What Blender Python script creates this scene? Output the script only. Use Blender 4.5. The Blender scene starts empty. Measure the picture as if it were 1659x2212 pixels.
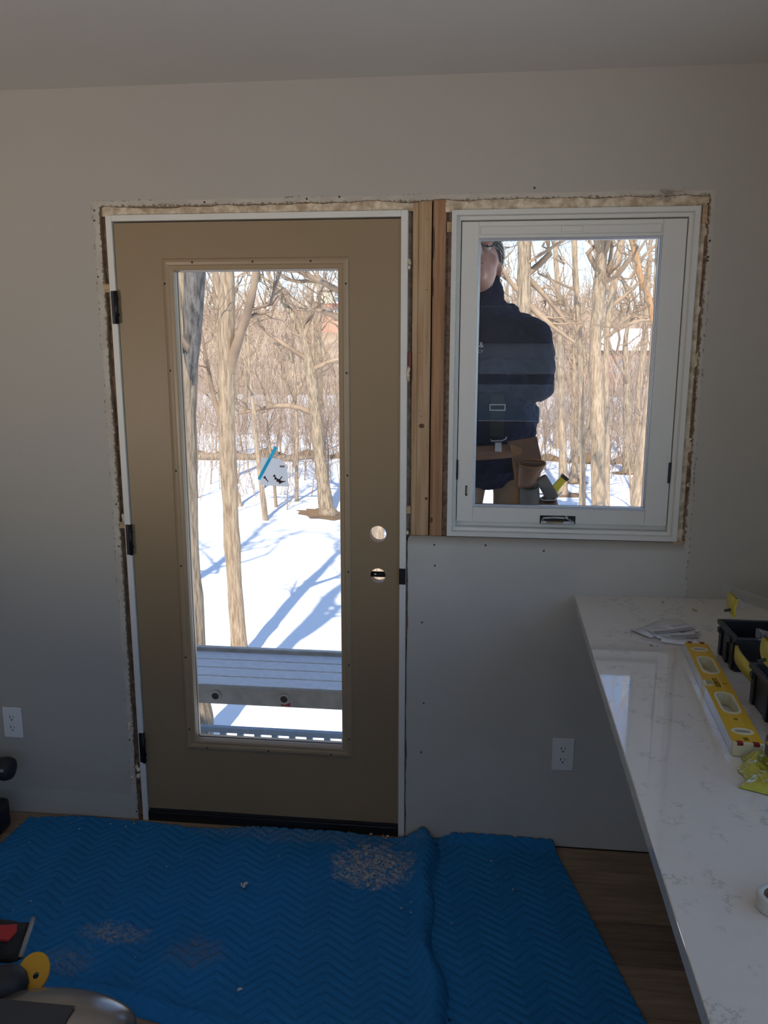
import bpy, bmesh, math, random
import numpy as np
from mathutils import Vector, Matrix

random.seed(7)
RNG = np.random.default_rng(11)
SC = bpy.context.scene
COL = SC.collection

# ------------------------------------------------------------------ camera
cam_d = bpy.data.cameras.new('camera')
cam_d.sensor_fit = 'VERTICAL'
cam_d.sensor_height = 36.0
cam_d.lens = 1750.0 / 2212.0 * 36.0
cam_d.clip_start = 0.02
cam_d.clip_end = 1500
cam = bpy.data.objects.new('camera', cam_d)
COL.objects.link(cam)
yaw, pitch, roll = 0.1113, -0.19812, 0.00097
f = Vector((-math.sin(yaw) * math.cos(pitch), math.cos(yaw) * math.cos(pitch), math.sin(pitch)))
r = Vector((math.cos(yaw), math.sin(yaw), 0))
u = r.cross(f)
r2 = math.cos(roll) * r + math.sin(roll) * u
u2 = -math.sin(roll) * r + math.cos(roll) * u
cam.matrix_world = Matrix(((r2.x, u2.x, -f.x, 1.14173), (r2.y, u2.y, -f.y, -2.55191),
                           (r2.z, u2.z, -f.z, 1.67504), (0, 0, 0, 1)))
SC.camera = cam

# ------------------------------------------------------------------ sky, sun, exposure
SUN_EL, SUN_S, SKY_S = math.radians(47), 4.4, 0.235
w = bpy.data.worlds.new('sky'); SC.world = w
w.use_nodes = True
nt = w.node_tree
bg = nt.nodes['Background']
sky = nt.nodes.new('ShaderNodeTexSky')
sky.sky_type = 'NISHITA'
sky.sun_disc = False
sky.sun_elevation = SUN_EL
sky.sun_rotation = math.radians(180)
sky.altitude = 250
sky.air_density = 0.75
sky.dust_density = 0.05
sky.ozone_density = 1.6
nt.links.new(sky.outputs[0], bg.inputs[0])
bg.inputs[1].default_value = SKY_S
sd = bpy.data.lights.new('sun', 'SUN')
sd.energy = SUN_S
sd.angle = math.radians(0.7)
sd.color = (1.0, 0.91, 0.78)
sun = bpy.data.objects.new('sun', sd)
COL.objects.link(sun)
sdir = Vector((0.035, math.cos(SUN_EL), -math.sin(SUN_EL)))
sun.rotation_euler = sdir.to_track_quat('-Z', 'Y').to_euler()
sun.location = (0, -20, 30)
vs = SC.view_settings
vs.view_transform = 'Standard'
vs.look = 'None'
vs.exposure = 0.52
vs.gamma = 1.0
vs.use_curve_mapping = False

# ------------------------------------------------------------------ helpers
class MB:
    def __init__(s):
        s.v = []; s.f = []
    def add(s, vs, fs):
        o = len(s.v)
        s.v += [tuple(p) for p in vs]
        s.f += [tuple(i + o for i in q) for q in fs]
        return s
    def box(s, x0, x1, y0, y1, z0, z1):
        return s.add([(x0,y0,z0),(x1,y0,z0),(x1,y1,z0),(x0,y1,z0),(x0,y0,z1),(x1,y0,z1),(x1,y1,z1),(x0,y1,z1)],
                     [(0,3,2,1),(4,5,6,7),(0,1,5,4),(1,2,6,5),(2,3,7,6),(3,0,4,7)])
    def prism_xz(s, poly, y0, y1):            # polygon in x,z (counter-clockwise seen from -y), extruded along y
        n = len(poly)
        return s.add([(x, y0, z) for x, z in poly] + [(x, y1, z) for x, z in poly],
                     [tuple(range(n)), tuple(range(2*n-1, n-1, -1))] + [(i, i+n, (i+1) % n + n, (i+1) % n) for i in range(n)])
    def prism_xy(s, poly, z0, z1):
        n = len(poly)
        return s.add([(x, y, z0) for x, y in poly] + [(x, y, z1) for x, y in poly],
                     [tuple(range(n-1, -1, -1)), tuple(range(n, 2*n))] + [(i, (i+1) % n, (i+1) % n + n, i+n) for i in range(n)])
    def tube(s, pts, rad, sides=10, cap=True):
        pts = [Vector(p) for p in pts]
        n = len(pts)
        if not hasattr(rad, '__len__'): rad = [rad] * n
        o = len(s.v)
        ref = None
        for i, p in enumerate(pts):
            t = (pts[min(i+1, n-1)] - pts[max(i-1, 0)]).normalized()
            if ref is None:
                ref = Vector((0, 0, 1)) if abs(t.z) < 0.9 else Vector((1, 0, 0))
            a = t.cross(ref).normalized(); b = a.cross(t).normalized(); ref = b
            for k in range(sides):
                th = 2 * math.pi * k / sides
                s.v.append(tuple(p + (a * math.cos(th) + b * math.sin(th)) * rad[i]))
        for i in range(n - 1):
            for k in range(sides):
                q = o + i * sides
                s.f.append((q + k, q + (k+1) % sides, q + sides + (k+1) % sides, q + sides + k))
        if cap:
            s.f.append(tuple(o + k for k in range(sides - 1, -1, -1)))
            s.f.append(tuple(o + (n-1) * sides + k for k in range(sides)))
        return s
    def ring_frame(s, x0, x1, z0, z1, prof, close=False):   # mitred frame: prof = (inset, y) from outside inwards
        o = len(s.v)
        for t, y in prof:
            s.v += [(x0+t, y, z0+t), (x1-t, y, z0+t), (x1-t, y, z1-t), (x0+t, y, z1-t)]
        n = len(prof)
        for i in range(n - 1 + (1 if close else 0)):
            a, b = o + 4*i, o + 4*((i+1) % n)
            for k in range(4):
                s.f.append((a+k, a+(k+1) % 4, b+(k+1) % 4, b+k))
        return s
    def ellipsoid(s, c, rx, ry, rz, seg=16, rings=10, rot=None):
        o = len(s.v)
        c = Vector(c)
        for i in range(rings + 1):
            ph = math.pi * i / rings
            for k in range(seg):
                th = 2 * math.pi * k / seg
                p = Vector((rx*math.sin(ph)*math.cos(th), ry*math.sin(ph)*math.sin(th), rz*math.cos(ph)))
                if rot is not None: p = rot @ p
                s.v.append(tuple(c + p))
        for i in range(rings):
            for k in range(seg):
                a = o + i*seg
                s.f.append((a+k, a+seg+k, a+seg+(k+1) % seg, a+(k+1) % seg))
        return s
    def capsule(s, a, b, ra, rb, sides=14):
        a, b = Vector(a), Vector(b)
        t = (b - a).normalized()
        pts, rad = [], []
        for q in (-1, -.85, -.55, -.2):
            pts.append(a + t*ra*q); rad.append(max(ra*math.sqrt(max(0, 1-q*q)), 1e-4))
        pts.append(a); rad.append(ra); pts.append(b); rad.append(rb)
        for q in (.2, .55, .85, 1):
            pts.append(b + t*rb*q); rad.append(max(rb*math.sqrt(max(0, 1-q*q)), 1e-4))
        return s.tube(pts, rad, sides)
    def xform(s, m, start=0):
        s.v[start:] = [tuple(m @ Vector(p)) for p in s.v[start:]]
        return s
    def build(s, name, mat, parent=None, smooth=False, bevel=0, seg=2):
        me = bpy.data.meshes.new(name)
        me.from_pydata(s.v, [], s.f)
        me.update()
        o = bpy.data.objects.new(name, me)
        COL.objects.link(o)
        if mat is not None: me.materials.append(mat)
        if smooth:
            me.polygons.foreach_set('use_smooth', [True] * len(me.polygons))
        if bevel:
            b = o.modifiers.new('bevel', 'BEVEL'); b.width = bevel; b.segments = seg; b.limit_method = 'ANGLE'
            b.angle_limit = math.radians(40)
        if parent is not None: o.parent = parent
        return o

def box(name, mat, parent, x0, x1, y0, y1, z0, z1, bevel=0, smooth=False):
    return MB().box(x0, x1, y0, y1, z0, z1).build(name, mat, parent, smooth, bevel)

def np_mesh(name, V, Q, mat, parent=None, smooth=True):
    me = bpy.data.meshes.new(name)
    V = np.asarray(V, np.float32); Q = np.asarray(Q, np.int32)
    k = Q.shape[1]
    me.vertices.add(len(V)); me.vertices.foreach_set('co', V.ravel())
    me.loops.add(Q.size); me.loops.foreach_set('vertex_index', Q.ravel())
    me.polygons.add(len(Q)); me.polygons.foreach_set('loop_start', np.arange(0, Q.size, k, dtype=np.int32))
    me.polygons.foreach_set('use_smooth', np.full(len(Q), smooth))
    me.update(calc_edges=True)
    o = bpy.data.objects.new(name, me)
    COL.objects.link(o)
    if mat is not None: me.materials.append(mat)
    if parent is not None: o.parent = parent
    return o

def tag(o, label, cat, group=None, kind=None):
    o['label'] = label; o['category'] = cat
    if group: o['group'] = group
    if kind: o['kind'] = kind
    return o

def empty(name, loc=(0, 0, 0)):
    o = bpy.data.objects.new(name, None)
    o.empty_display_size = 0.05
    o.location = loc
    COL.objects.link(o)
    return o

def sub(o, root):            # parent o to an empty at a location, keeping world coordinates of its vertices
    o.parent = root
    o.matrix_parent_inverse = Matrix.Translation(-Vector(root.location))
    return o

def adopt(root):
    for c in COL.objects:
        if c.parent == root:
            c.matrix_parent_inverse = Matrix.Translation(-Vector(root.location))

# ------------------------------------------------------------------ materials
def newmat(name):
    m = bpy.data.materials.new(name); m.use_nodes = True
    return m, m.node_tree, m.node_tree.nodes['Principled BSDF']

def N(nt, t, **k):
    n = nt.nodes.new(t)
    for a, b in k.items(): setattr(n, a, b)
    return n

def setin(n, **k):
    for a, b in k.items(): n.inputs[a.replace('_', ' ')].default_value = b

def mathn(nt, op, a, b=None, c=None):
    n = nt.nodes.new('ShaderNodeMath'); n.operation = op
    for i, v in enumerate((a, b, c)):
        if v is None: continue
        if isinstance(v, (int, float)): n.inputs[i].default_value = v
        else: nt.links.new(v, n.inputs[i])
    return n.outputs[0]

def mixc(nt, fac, a, b):
    n = nt.nodes.new('ShaderNodeMix'); n.data_type = 'RGBA'
    for sock, v in ((n.inputs[0], fac), (n.inputs[6], a), (n.inputs[7], b)):
        if isinstance(v, (int, float)): sock.default_value = v
        elif isinstance(v, (tuple, list)): sock.default_value = (*v[:3], 1)
        else: nt.links.new(v, sock)
    return n.outputs[2]

def noise(nt, scale, detail=4, vec=None, rough=.55):
    n = nt.nodes.new('ShaderNodeTexNoise')
    n.inputs['Scale'].default_value = scale; n.inputs['Detail'].default_value = detail; n.inputs['Roughness'].default_value = rough
    if vec is None:
        tc = nt.nodes.new('ShaderNodeTexCoord'); vec = tc.outputs['Object']
    nt.links.new(vec, n.inputs['Vector'])
    return n.outputs['Fac']

def ramp(nt, fac, a, b):
    n = nt.nodes.new('ShaderNodeMapRange')
    n.inputs['From Min'].default_value = a; n.inputs['From Max'].default_value = b
    n.clamp = True
    nt.links.new(fac, n.inputs['Value'])
    return n.outputs[0]

def stretch(nt, sx, sy, sz):
    tc = nt.nodes.new('ShaderNodeTexCoord'); mp = nt.nodes.new('ShaderNodeMapping')
    mp.inputs['Scale'].default_value = (sx, sy, sz)
    nt.links.new(tc.outputs['Object'], mp.inputs['Vector'])
    return mp.outputs[0]

def bump(nt, bs, h, strength, dist=.01):
    n = nt.nodes.new('ShaderNodeBump'); n.inputs['Strength'].default_value = strength; n.inputs['Distance'].default_value = dist
    nt.links.new(h, n.inputs['Height']); nt.links.new(n.outputs[0], bs.inputs['Normal'])

def M(name, col, rough=.6, metal=0.0, var=0.0, scale=20, bmp=0.0, bscale=60, spec=.5, coat=0, map=None, col2=None, thr=(.35, .65)):
    m, nt, bs = newmat(name)
    bs.inputs['Roughness'].default_value = rough; bs.inputs['Metallic'].default_value = metal
    bs.inputs['Specular IOR Level'].default_value = spec
    if coat: bs.inputs['Coat Weight'].default_value = coat; bs.inputs['Coat Roughness'].default_value = .05
    bs.inputs['Base Color'].default_value = (*col, 1)
    vec = stretch(nt, *map) if map else None
    if var or col2:
        nz = ramp(nt, noise(nt, scale, 5, vec), *thr)
        c2 = col2 if col2 else tuple(max(0, c * (1 - var)) for c in col)
        nt.links.new(mixc(nt, nz, c2, col), bs.inputs['Base Color'])
    if bmp: bump(nt, bs, noise(nt, bscale, 5, vec), bmp)
    return m

def glassmat(name, tint=(.97, .98, .98), ior=1.5, extra=0.0, rough=0.0):
    m = bpy.data.materials.new(name); m.use_nodes = True
    nt = m.node_tree; nt.nodes.clear()
    out = N(nt, 'ShaderNodeOutputMaterial'); mx = N(nt, 'ShaderNodeMixShader')
    tr = N(nt, 'ShaderNodeBsdfTransparent'); gl = N(nt, 'ShaderNodeBsdfGlossy'); fr = N(nt, 'ShaderNodeLayerWeight')
    tr.inputs[0].default_value = (*tint, 1); gl.inputs['Roughness'].default_value = rough
    fr.inputs[0].default_value = .5
    f0 = ((ior-1)/(ior+1))**2
    fac = mathn(nt, 'ADD', mathn(nt, 'MULTIPLY', mathn(nt, 'POWER', fr.outputs['Facing'], 5), 1-f0), f0)   # Schlick, the same from both sides
    if extra: fac = mathn(nt, 'ADD', fac, extra)
    nt.links.new(fac, mx.inputs[0]); nt.links.new(tr.outputs[0], mx.inputs[1]); nt.links.new(gl.outputs[0], mx.inputs[2])
    nt.links.new(mx.outputs[0], out.inputs[0])
    return m

GLASS = glassmat('window_glass')
CLEAR = glassmat('clear_plastic', (.94, .945, .95), 1.4, .02, .05)
BAGPL = glassmat('bag_plastic', (.97, .97, .98), 1.22, .015, .04)

def wall_material():
    m, nt, bs = newmat('painted_drywall')
    bs.inputs['Roughness'].default_value = .75
    geo = N(nt, 'ShaderNodeNewGeometry'); sp = N(nt, 'ShaderNodeSeparateXYZ')
    nt.links.new(geo.outputs['Position'], sp.inputs[0])
    X, Y, Z = sp.outputs
    n1 = noise(nt, 14, 5, geo.outputs['Position']); n2 = noise(nt, 90, 4, geo.outputs['Position'])
    n3 = noise(nt, 2.2, 3, geo.outputs['Position'])
    wob = mathn(nt, 'MULTIPLY', mathn(nt, 'SUBTRACT', n1, .5), .03)
    dx = mathn(nt, 'MAXIMUM', mathn(nt, 'SUBTRACT', -.062, X), mathn(nt, 'SUBTRACT', X, 1.815))
    d = mathn(nt, 'ADD', mathn(nt, 'MAXIMUM', dx, mathn(nt, 'SUBTRACT', Z, 2.128)), wob)    # <0: bare board where the trim was
    bare = ramp(nt, d, .0015, -.0015)
    paint = mixc(nt, n3, (.455, .425, .38), (.485, .455, .41))
    bare_c = mixc(nt, ramp(nt, n1, .42, .6), (.49, .445, .385), (.58, .53, .46))
    low = mathn(nt, 'MULTIPLY', ramp(nt, Z, 1.1, 1.06), ramp(nt, X, .9, .93))
    mud = mixc(nt, ramp(nt, noise(nt, 2.1, 2, geo.outputs['Position']), .47, .53), (.535, .515, .475), (.56, .54, .50))
    bare_c = mixc(nt, low, bare_c, mud)
    c = mixc(nt, bare, paint, bare_c)
    scuff = mathn(nt, 'MULTIPLY', ramp(nt, mathn(nt, 'ABSOLUTE', d), .0035, .001), ramp(nt, n2, .52, .6))
    scuff = mathn(nt, 'MULTIPLY', scuff, ramp(nt, n3, .4, .55))
    c = mixc(nt, mathn(nt, 'MULTIPLY', scuff, .8), c, (.09, .085, .08))
    # strip along the floor where the old baseboard came off
    strip = mathn(nt, 'MULTIPLY', ramp(nt, mathn(nt, 'ADD', Z, mathn(nt, 'MULTIPLY', wob, .1)), .1, .096), ramp(nt, X, .05, 0.0))
    c = mixc(nt, strip, c, (.50, .48, .44))
    # torn paper close to the cut
    e1 = mathn(nt, 'MAXIMUM', mathn(nt, 'SUBTRACT', -.037, X), mathn(nt, 'SUBTRACT', X, 1.799))
    e = mathn(nt, 'MAXIMUM', e1, mathn(nt, 'SUBTRACT', Z, 2.108))
    e = mathn(nt, 'ADD', e, mathn(nt, 'MULTIPLY', mathn(nt, 'SUBTRACT', n2, .5), .035))
    torn = mathn(nt, 'MULTIPLY', ramp(nt, e, .006, .001), ramp(nt, Z, 1.05, 1.1))
    tornL = mathn(nt, 'MULTIPLY', ramp(nt, e, .006, .001), ramp(nt, X, .3, .2))
    torn = mathn(nt, 'MAXIMUM', torn, tornL)
    c = mixc(nt, torn, c, (.20, .145, .095))
    inner = ramp(nt, Y, .001, .004)
    c = mixc(nt, inner, c, (.25, .19, .13))
    nt.links.new(c, bs.inputs['Base Color'])
    bump(nt, bs, n2, .06, .004)
    return m

WALL = wall_material()
PAINT = M('plain_wall_paint', (.66, .62, .56), .8, var=.06, scale=2)
CEIL = M('ceiling_paint', (.70, .675, .635), .85, var=.04, scale=1.5, bmp=.05, bscale=150)
WHITEV = M('white_vinyl', (.71, .70, .665), .35)
WHITEJ = M('primed_white_jamb', (.78, .77, .73), .45, var=.05, scale=9)
DOORM = M('tan_fibreglass', (.315, .225, .13), .42, var=.08, scale=1.5, bmp=.03, bscale=120)
MOULD = M('tan_moulding', (.37, .27, .165), .35)
BLACKM = M('black_metal', (.02, .022, .028), .38, .6)
BLACKR = M('black_rubber', (.02, .02, .022), .6)
BLACKP = M('black_plastic', (.018, .019, .022), .38, var=.3, scale=40)
CHROME = M('worn_steel', (.55, .55, .57), .28, 1.0, var=.2, scale=60)
SCREWM = M('dark_screw', (.07, .06, .05), .4, .7)
PLATE = M('outlet_plastic', (.82, .82, .81), .3)
SLOT = M('outlet_slot', (.01, .01, .012), .6)
PINE = M('pine_lumber', (.52, .36, .215), .7, map=(26, 10, 1.1), scale=3.2, col2=(.38, .225, .115), bmp=.15, bscale=9)
PINE2 = M('old_pine_lumber', (.46, .27, .15), .75, map=(22, 9, .9), scale=3.0, col2=(.27, .13, .06), bmp=.2, bscale=9)
KNOT = M('wood_knot', (.14, .07, .035), .7, var=.4, scale=90)
SHIM = M('cedar_shim', (.55, .38, .22), .7, map=(4, 4, 40), scale=2, var=.3)
FOAM = M('cream_spray_foam', (.84, .73, .57), .8, scale=38, col2=(.48, .36, .24), bmp=.5, bscale=55)
FOAMB = M('brown_old_insulation', (.27, .18, .115), .9, scale=55, col2=(.12, .07, .04), bmp=.7, bscale=80)
FOAMG = M('grey_fibre_insulation', (.34, .27, .215), .95, scale=70, col2=(.19, .14, .11), bmp=.6, bscale=120)
STEEL = M('staple_steel', (.75, .75, .76), .25, 1.0)

def quartz():
    m, nt, bs = newmat('white_quartz')
    bs.inputs['Roughness'].default_value = .06
    bs.inputs['Specular IOR Level'].default_value = .9
    bs.inputs['Coat Weight'].default_value = 1.0; bs.inputs['Coat IOR'].default_value = 1.6; bs.inputs['Coat Roughness'].default_value = .025
    v = stretch(nt, 1, 1, 1)
    nw = noise(nt, 22, 8, v, .7); nm = noise(nt, 16, 4, v); nf = noise(nt, 60, 3, v)
    vein = mathn(nt, 'MULTIPLY', ramp(nt, mathn(nt, 'ABSOLUTE', mathn(nt, 'SUBTRACT', nw, .5)), .028, .006), ramp(nt, nm, .53, .62))
    c = mixc(nt, nf, (.76, .715, .65), (.82, .775, .71))
    c = mixc(nt, mathn(nt, 'MULTIPLY', vein, .45), c, (.24, .24, .245))
    nt.links.new(c, bs.inputs['Base Color'])
    return m
QUARTZ = quartz()

def floorwood(name, a, b):
    m, nt, bs = newmat(name)
    oi = N(nt, 'ShaderNodeObjectInfo')
    v = stretch(nt, 1.2, 14, 6)
    g = noise(nt, 3.2, 7, v, .65)
    c = mixc(nt, ramp(nt, g, .3, .7), a, b)
    h = N(nt, 'ShaderNodeHueSaturation')
    nt.links.new(c, h.inputs['Color'])
    nt.links.new(mathn(nt, 'ADD', mathn(nt, 'MULTIPLY', oi.outputs['Random'], .55), .7), h.inputs['Value'])
    nt.links.new(h.outputs[0], bs.inputs['Base Color'])
    bs.inputs['Roughness'].default_value = .45
    bump(nt, bs, g, .08)
    return m
FLOORW = floorwood('brown_vinyl_plank', (.17, .11, .072), (.34, .245, .165))

def blanketmat():
    m, nt, bs = newmat('blue_quilted_cloth')
    bs.inputs['Roughness'].default_value = .95
    bs.inputs['Specular IOR Level'].default_value = .15
    geo = N(nt, 'ShaderNodeNewGeometry')
    P = geo.outputs['Position']
    n1 = noise(nt, 3, 4, P); n2 = noise(nt, 120, 3, P); n3 = noise(nt, 26, 5, P)
    c = mixc(nt, n1, (.014, .13, .33), (.02, .20, .48))
    c = mixc(nt, mathn(nt, 'MULTIPLY', n2, .35), c, (.04, .24, .55))
    sp = N(nt, 'ShaderNodeSeparateXYZ'); nt.links.new(P, sp.inputs[0])
    def patch(cx, cy, rx, ry, col, amt, c):
        a = mathn(nt, 'POWER', mathn(nt, 'DIVIDE', mathn(nt, 'SUBTRACT', sp.outputs[0], cx), rx), 2)
        b = mathn(nt, 'POWER', mathn(nt, 'DIVIDE', mathn(nt, 'SUBTRACT', sp.outputs[1], cy), ry), 2)
        dd = mathn(nt, 'ADD', mathn(nt, 'ADD', a, b), mathn(nt, 'MULTIPLY', mathn(nt, 'SUBTRACT', n3, .5), 2.2))
        k = mathn(nt, 'MULTIPLY', ramp(nt, dd, 1.0, .1), amt)
        k = mathn(nt, 'MULTIPLY', k, ramp(nt, n2, .38, .62))
        return mixc(nt, k, c, col)
    c = patch(.84, -.19, .15, .13, (.52, .46, .38), .95, c)
    c = patch(.13, -.585, .12, .05, (.40, .34, .22), .6, c)
    c = patch(.40, -.64, .10, .07, (.17, .15, .12), .6, c)
    c = patch(.05, -.70, .10, .06, (.25, .24, .18), .45, c)
    c = patch(.60, -.05, .5, .05, (.30, .27, .22), .35, c)
    nt.links.new(c, bs.inputs['Base Color'])
    bump(nt, bs, n2, .35, .004)
    return m
BLANKET = blanketmat()

def barkmat(name, a, b, sc=1.0, dark=None):
    m, nt, bs = newmat(name)
    bs.inputs['Roughness'].default_value = .9
    bs.inputs['Specular IOR Level'].default_value = .2
    v = stretch(nt, 22 * sc, 22 * sc, 2.6 * sc)
    n = noise(nt, 1.6, 6, v, .65); n2 = noise(nt, 1.1, 3)
    c = mixc(nt, ramp(nt, n, .36, .6), a, b)
    c = mixc(nt, mathn(nt, 'MULTIPLY', n2, .35), c, tuple(q * .75 for q in b))
    if dark: c = mixc(nt, ramp(nt, noise(nt, .9, 2), .55, .62), c, dark)
    nt.links.new(c, bs.inputs['Base Color'])
    bump(nt, bs, n, .8, .03)
    return m
BARK = barkmat('tan_bark', (.24, .165, .105), (.56, .42, .285))
BARKD = barkmat('furrowed_bark', (.11, .08, .055), (.50, .38, .26), .9)
BARKSH = barkmat('shaded_furrowed_bark', (.05, .045, .042), (.27, .24, .21), .9)  # bark tone of a trunk's shaded side, shade put into the colour
TWIG = M('twig_bark', (.44, .31, .20), .9, col2=(.25, .17, .115), scale=2)
TWIGB = M('brush_twig', (.50, .37, .28), .9, col2=(.33, .235, .185), scale=.6)
HBRUSH = M('hill_brush_twig', (.72, .55, .41), .9, col2=(.33, .235, .18), scale=.22, thr=(.42, .58))
ORANGEW = M('split_orange_wood', (.56, .32, .16), .8, map=(20, 20, 3), scale=2, var=.35)
LEAF = M('leaf_litter', (.30, .19, .10), .95, var=.5, scale=40, bmp=.6, bscale=60)

def snowmat():
    m, nt, bs = newmat('snow')
    bs.inputs['Roughness'].default_value = .8
    n = noise(nt, 1.2, 5); n2 = noise(nt, 9, 4)
    nt.links.new(mixc(nt, n, (.89, .885, .875), (.93, .925, .91)), bs.inputs['Base Color'])
    bump(nt, bs, mathn(nt, 'ADD', mathn(nt, 'MULTIPLY', n, .8), mathn(nt, 'MULTIPLY', n2, .2)), .5, .12)
    return m
SNOW = snowmat()
HILL = M('dry_brush_hillside', (.56, .42, .27), .95, col2=(.27, .185, .145), scale=.12, bmp=.8, bscale=.8)

# ================================================================== STRUCTURE
RX0, RX1, RY0, RZ1 = -2.2, 2.15, -5.2, 2.455
OX0, OX1, OZ1, WZ0, DX1 = -.038, 1.800, 2.110, 1.084, .938     # ragged cut-out around the new door and window

def jagged(a, b, n, fixed, amp, vertical=True):
    out = []; w_ = 0.0
    for i in range(n + 1):
        t = a + (b - a) * i / n
        w_ = .72*w_ + random.uniform(-.6, .6)
        j = fixed + max(-1.6, min(1.6, w_))*amp * (0 if i in (0, n) else 1)
        out.append((j, t) if vertical else (t, j))
    return out

mb = MB()
YD = .013
mb.prism_xz([(RX0, 0), (OX0, 0)] + jagged(.02, OZ1, 110, OX0, .0035) + [(RX0, OZ1)], 0, YD)
mb.prism_xz(jagged(RX0, OX0, 6, OZ1, 0, False)[:-1] + jagged(OX0, OX1, 120, OZ1, .004, False) + [(RX1, OZ1), (RX1, RZ1), (RX0, RZ1)], 0, YD)
mb.prism_xz([(OX1, WZ0), (RX1, WZ0), (RX1, OZ1)] + jagged(OZ1, WZ0, 60, OX1, .004)[:-1], 0, YD)
mb.prism_xz([(DX1 - .008, .004), (RX1, .004), (RX1, WZ0), (DX1 + .004, WZ0), (DX1 - .002, WZ0 - .006)] + jagged(WZ0 - .02, .03, 40, DX1 - .004, .003), 0, YD)
wall_front = mb.build('wall_front', WALL)
tag(wall_front, 'grey painted drywall cut raggedly around the new door and window', 'wall', kind='structure')
SIDING = M('exterior_siding', (.42, .40, .37), .7, var=.1, scale=3)
mb = MB()
YC0, YC1 = YD, .135
mb.box(-7, OX0, YC0, YC1, -.3, RZ1 + .15).box(OX1, 2.31, YC0, YC1, -.3, RZ1 + .15).box(OX0, OX1, YC0, YC1, OZ1, RZ1 + .15)
mb.box(DX1, OX1, YC0, YC1, -.3, WZ0).box(OX0, DX1, YC0, YC1, -.3, 0)
core = mb.build('wall_core', PINE2, wall_front)
mb = MB()
mb.box(-7, -.022, .135, .16, -2.7, RZ1 + .15).box(1.772, 2.31, .135, .16, -2.7, RZ1 + .15).box(-.022, 1.772, .135, .16, 2.082, RZ1 + .15)
mb.box(.927, 1.772, .135, .16, -2.7, 1.09).box(.927, 1.063, .135, .16, 1.09, 2.082).box(-.022, .927, .135, .16, -2.7, .0)
mb.build('siding', SIDING, wall_front)

# framing lumber between door and window
for i, (x0, x1, m_, y0) in enumerate([(.9425, .9595, PINE, .010), (.9598, .9995, PINE, .0085), (1.0035, 1.0425, PINE2, .0095)]):
    o = MB().box(x0, x1, y0, .134, WZ0 - .03, OZ1 + .01).build('stud', m_, wall_front, bevel=.0015)
    o['label'] = ['narrow pale pine stud beside the door jamb', 'wide pale pine stud with two knots', 'reddish pine stud with cracked edge'][i]
mb = MB()
for (x, z, rx, rz) in [(.975, 1.438, .009, .007), (.992, 1.205, .005, .005), (1.008, 1.135, .006, .009), (1.006, 1.99, .003, .05), (1.006, 1.86, .002, .03)]:
    k = MB(); k.ellipsoid((x, .0085 if x < 1 else .0095, z), rx, .0008, rz, 14, 6)
    k.build('knot', KNOT, wall_front, True)
for i in range(17):
    x = random.choice([.966, .97, .984, .99]) + random.uniform(-.004, .004)
    z = 1.14 + (i + random.random()) * .055
    a = random.uniform(-.5, .9)
    dx, dz = .0035 * math.cos(a), .0035 * math.sin(a)
    MB().tube([(x-dx, .009, z-dz), (x-dx, .0045, z-dz), (x+dx, .0045, z+dz), (x+dx, .009, z+dz)], .0006, 5).build('staple', STEEL, wall_front)

def foam(name, x0, x1, z0, z1, y, amp, mat, res=.006, label=None):
    nx, nz = max(2, int((x1-x0)/res)), max(2, int((z1-z0)/res))
    gx, gz = np.meshgrid(np.linspace(x0, x1, nx+1), np.linspace(z0, z1, nz+1), indexing='ij')
    h = np.zeros_like(gx)
    for k in range(9):
        fx, fz = RNG.uniform(-1, 1, 2) * (40 + 40*k); h += np.sin(gx*fx + gz*fz + RNG.uniform(0, 6)) / (1 + .5*k)
    h = h / 2.5 + RNG.normal(0, .25, gx.shape)
    V = np.stack([gx, y - amp*h, gz], -1).reshape(-1, 3)
    i, j = np.meshgrid(np.arange(nx), np.arange(nz), indexing='ij')
    a = (i*(nz+1)+j).ravel()
    Q = np.stack([a, a+nz+1, a+nz+2, a+1], -1)
    o = np_mesh(name, V, Q, mat, wall_front)
    o['kind'] = 'stuff'
    o['label'] = label or 'insulation packed into the gap'
    return o
foam('insulation', OX0-.004, -.019, .01, OZ1+.004, .012, .003, FOAMB, .005, 'brown crumbling insulation left of the door frame')
foam('spray_foam', OX0-.004, .945, 2.083, OZ1+.005, .011, .003, FOAM, .006, 'cream foam above the door frame')
foam('spray_foam', 1.04, OX1+.004, 2.078, OZ1+.005, .009, .003, FOAM, .006, 'cream foam above the window frame')
foam('insulation', .924, .9435, WZ0-.03, 2.09, .022, .003, FOAMG, .005, 'greyish insulation between door jamb and studs')
foam('insulation', .924, .9435, 0.0, WZ0-.02, .008, .002, FOAMG, .005, 'dusty gap beside the lower door jamb')
foam('insulation', 1.041, 1.064, WZ0-.01, 2.09, .020, .003, FOAMG, .005, 'grey fibrous insulation between stud and window')
foam('spray_foam', 1.772, OX1+.004, WZ0-.004, 2.09, .006, .003, FOAM, .005, 'cream foam right of the window frame')
foam('insulation', OX1-.007, OX1+.003, WZ0-.004, 2.09, .004, .003, FOAMB, .005, 'dark cut edge right of the foam')
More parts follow.
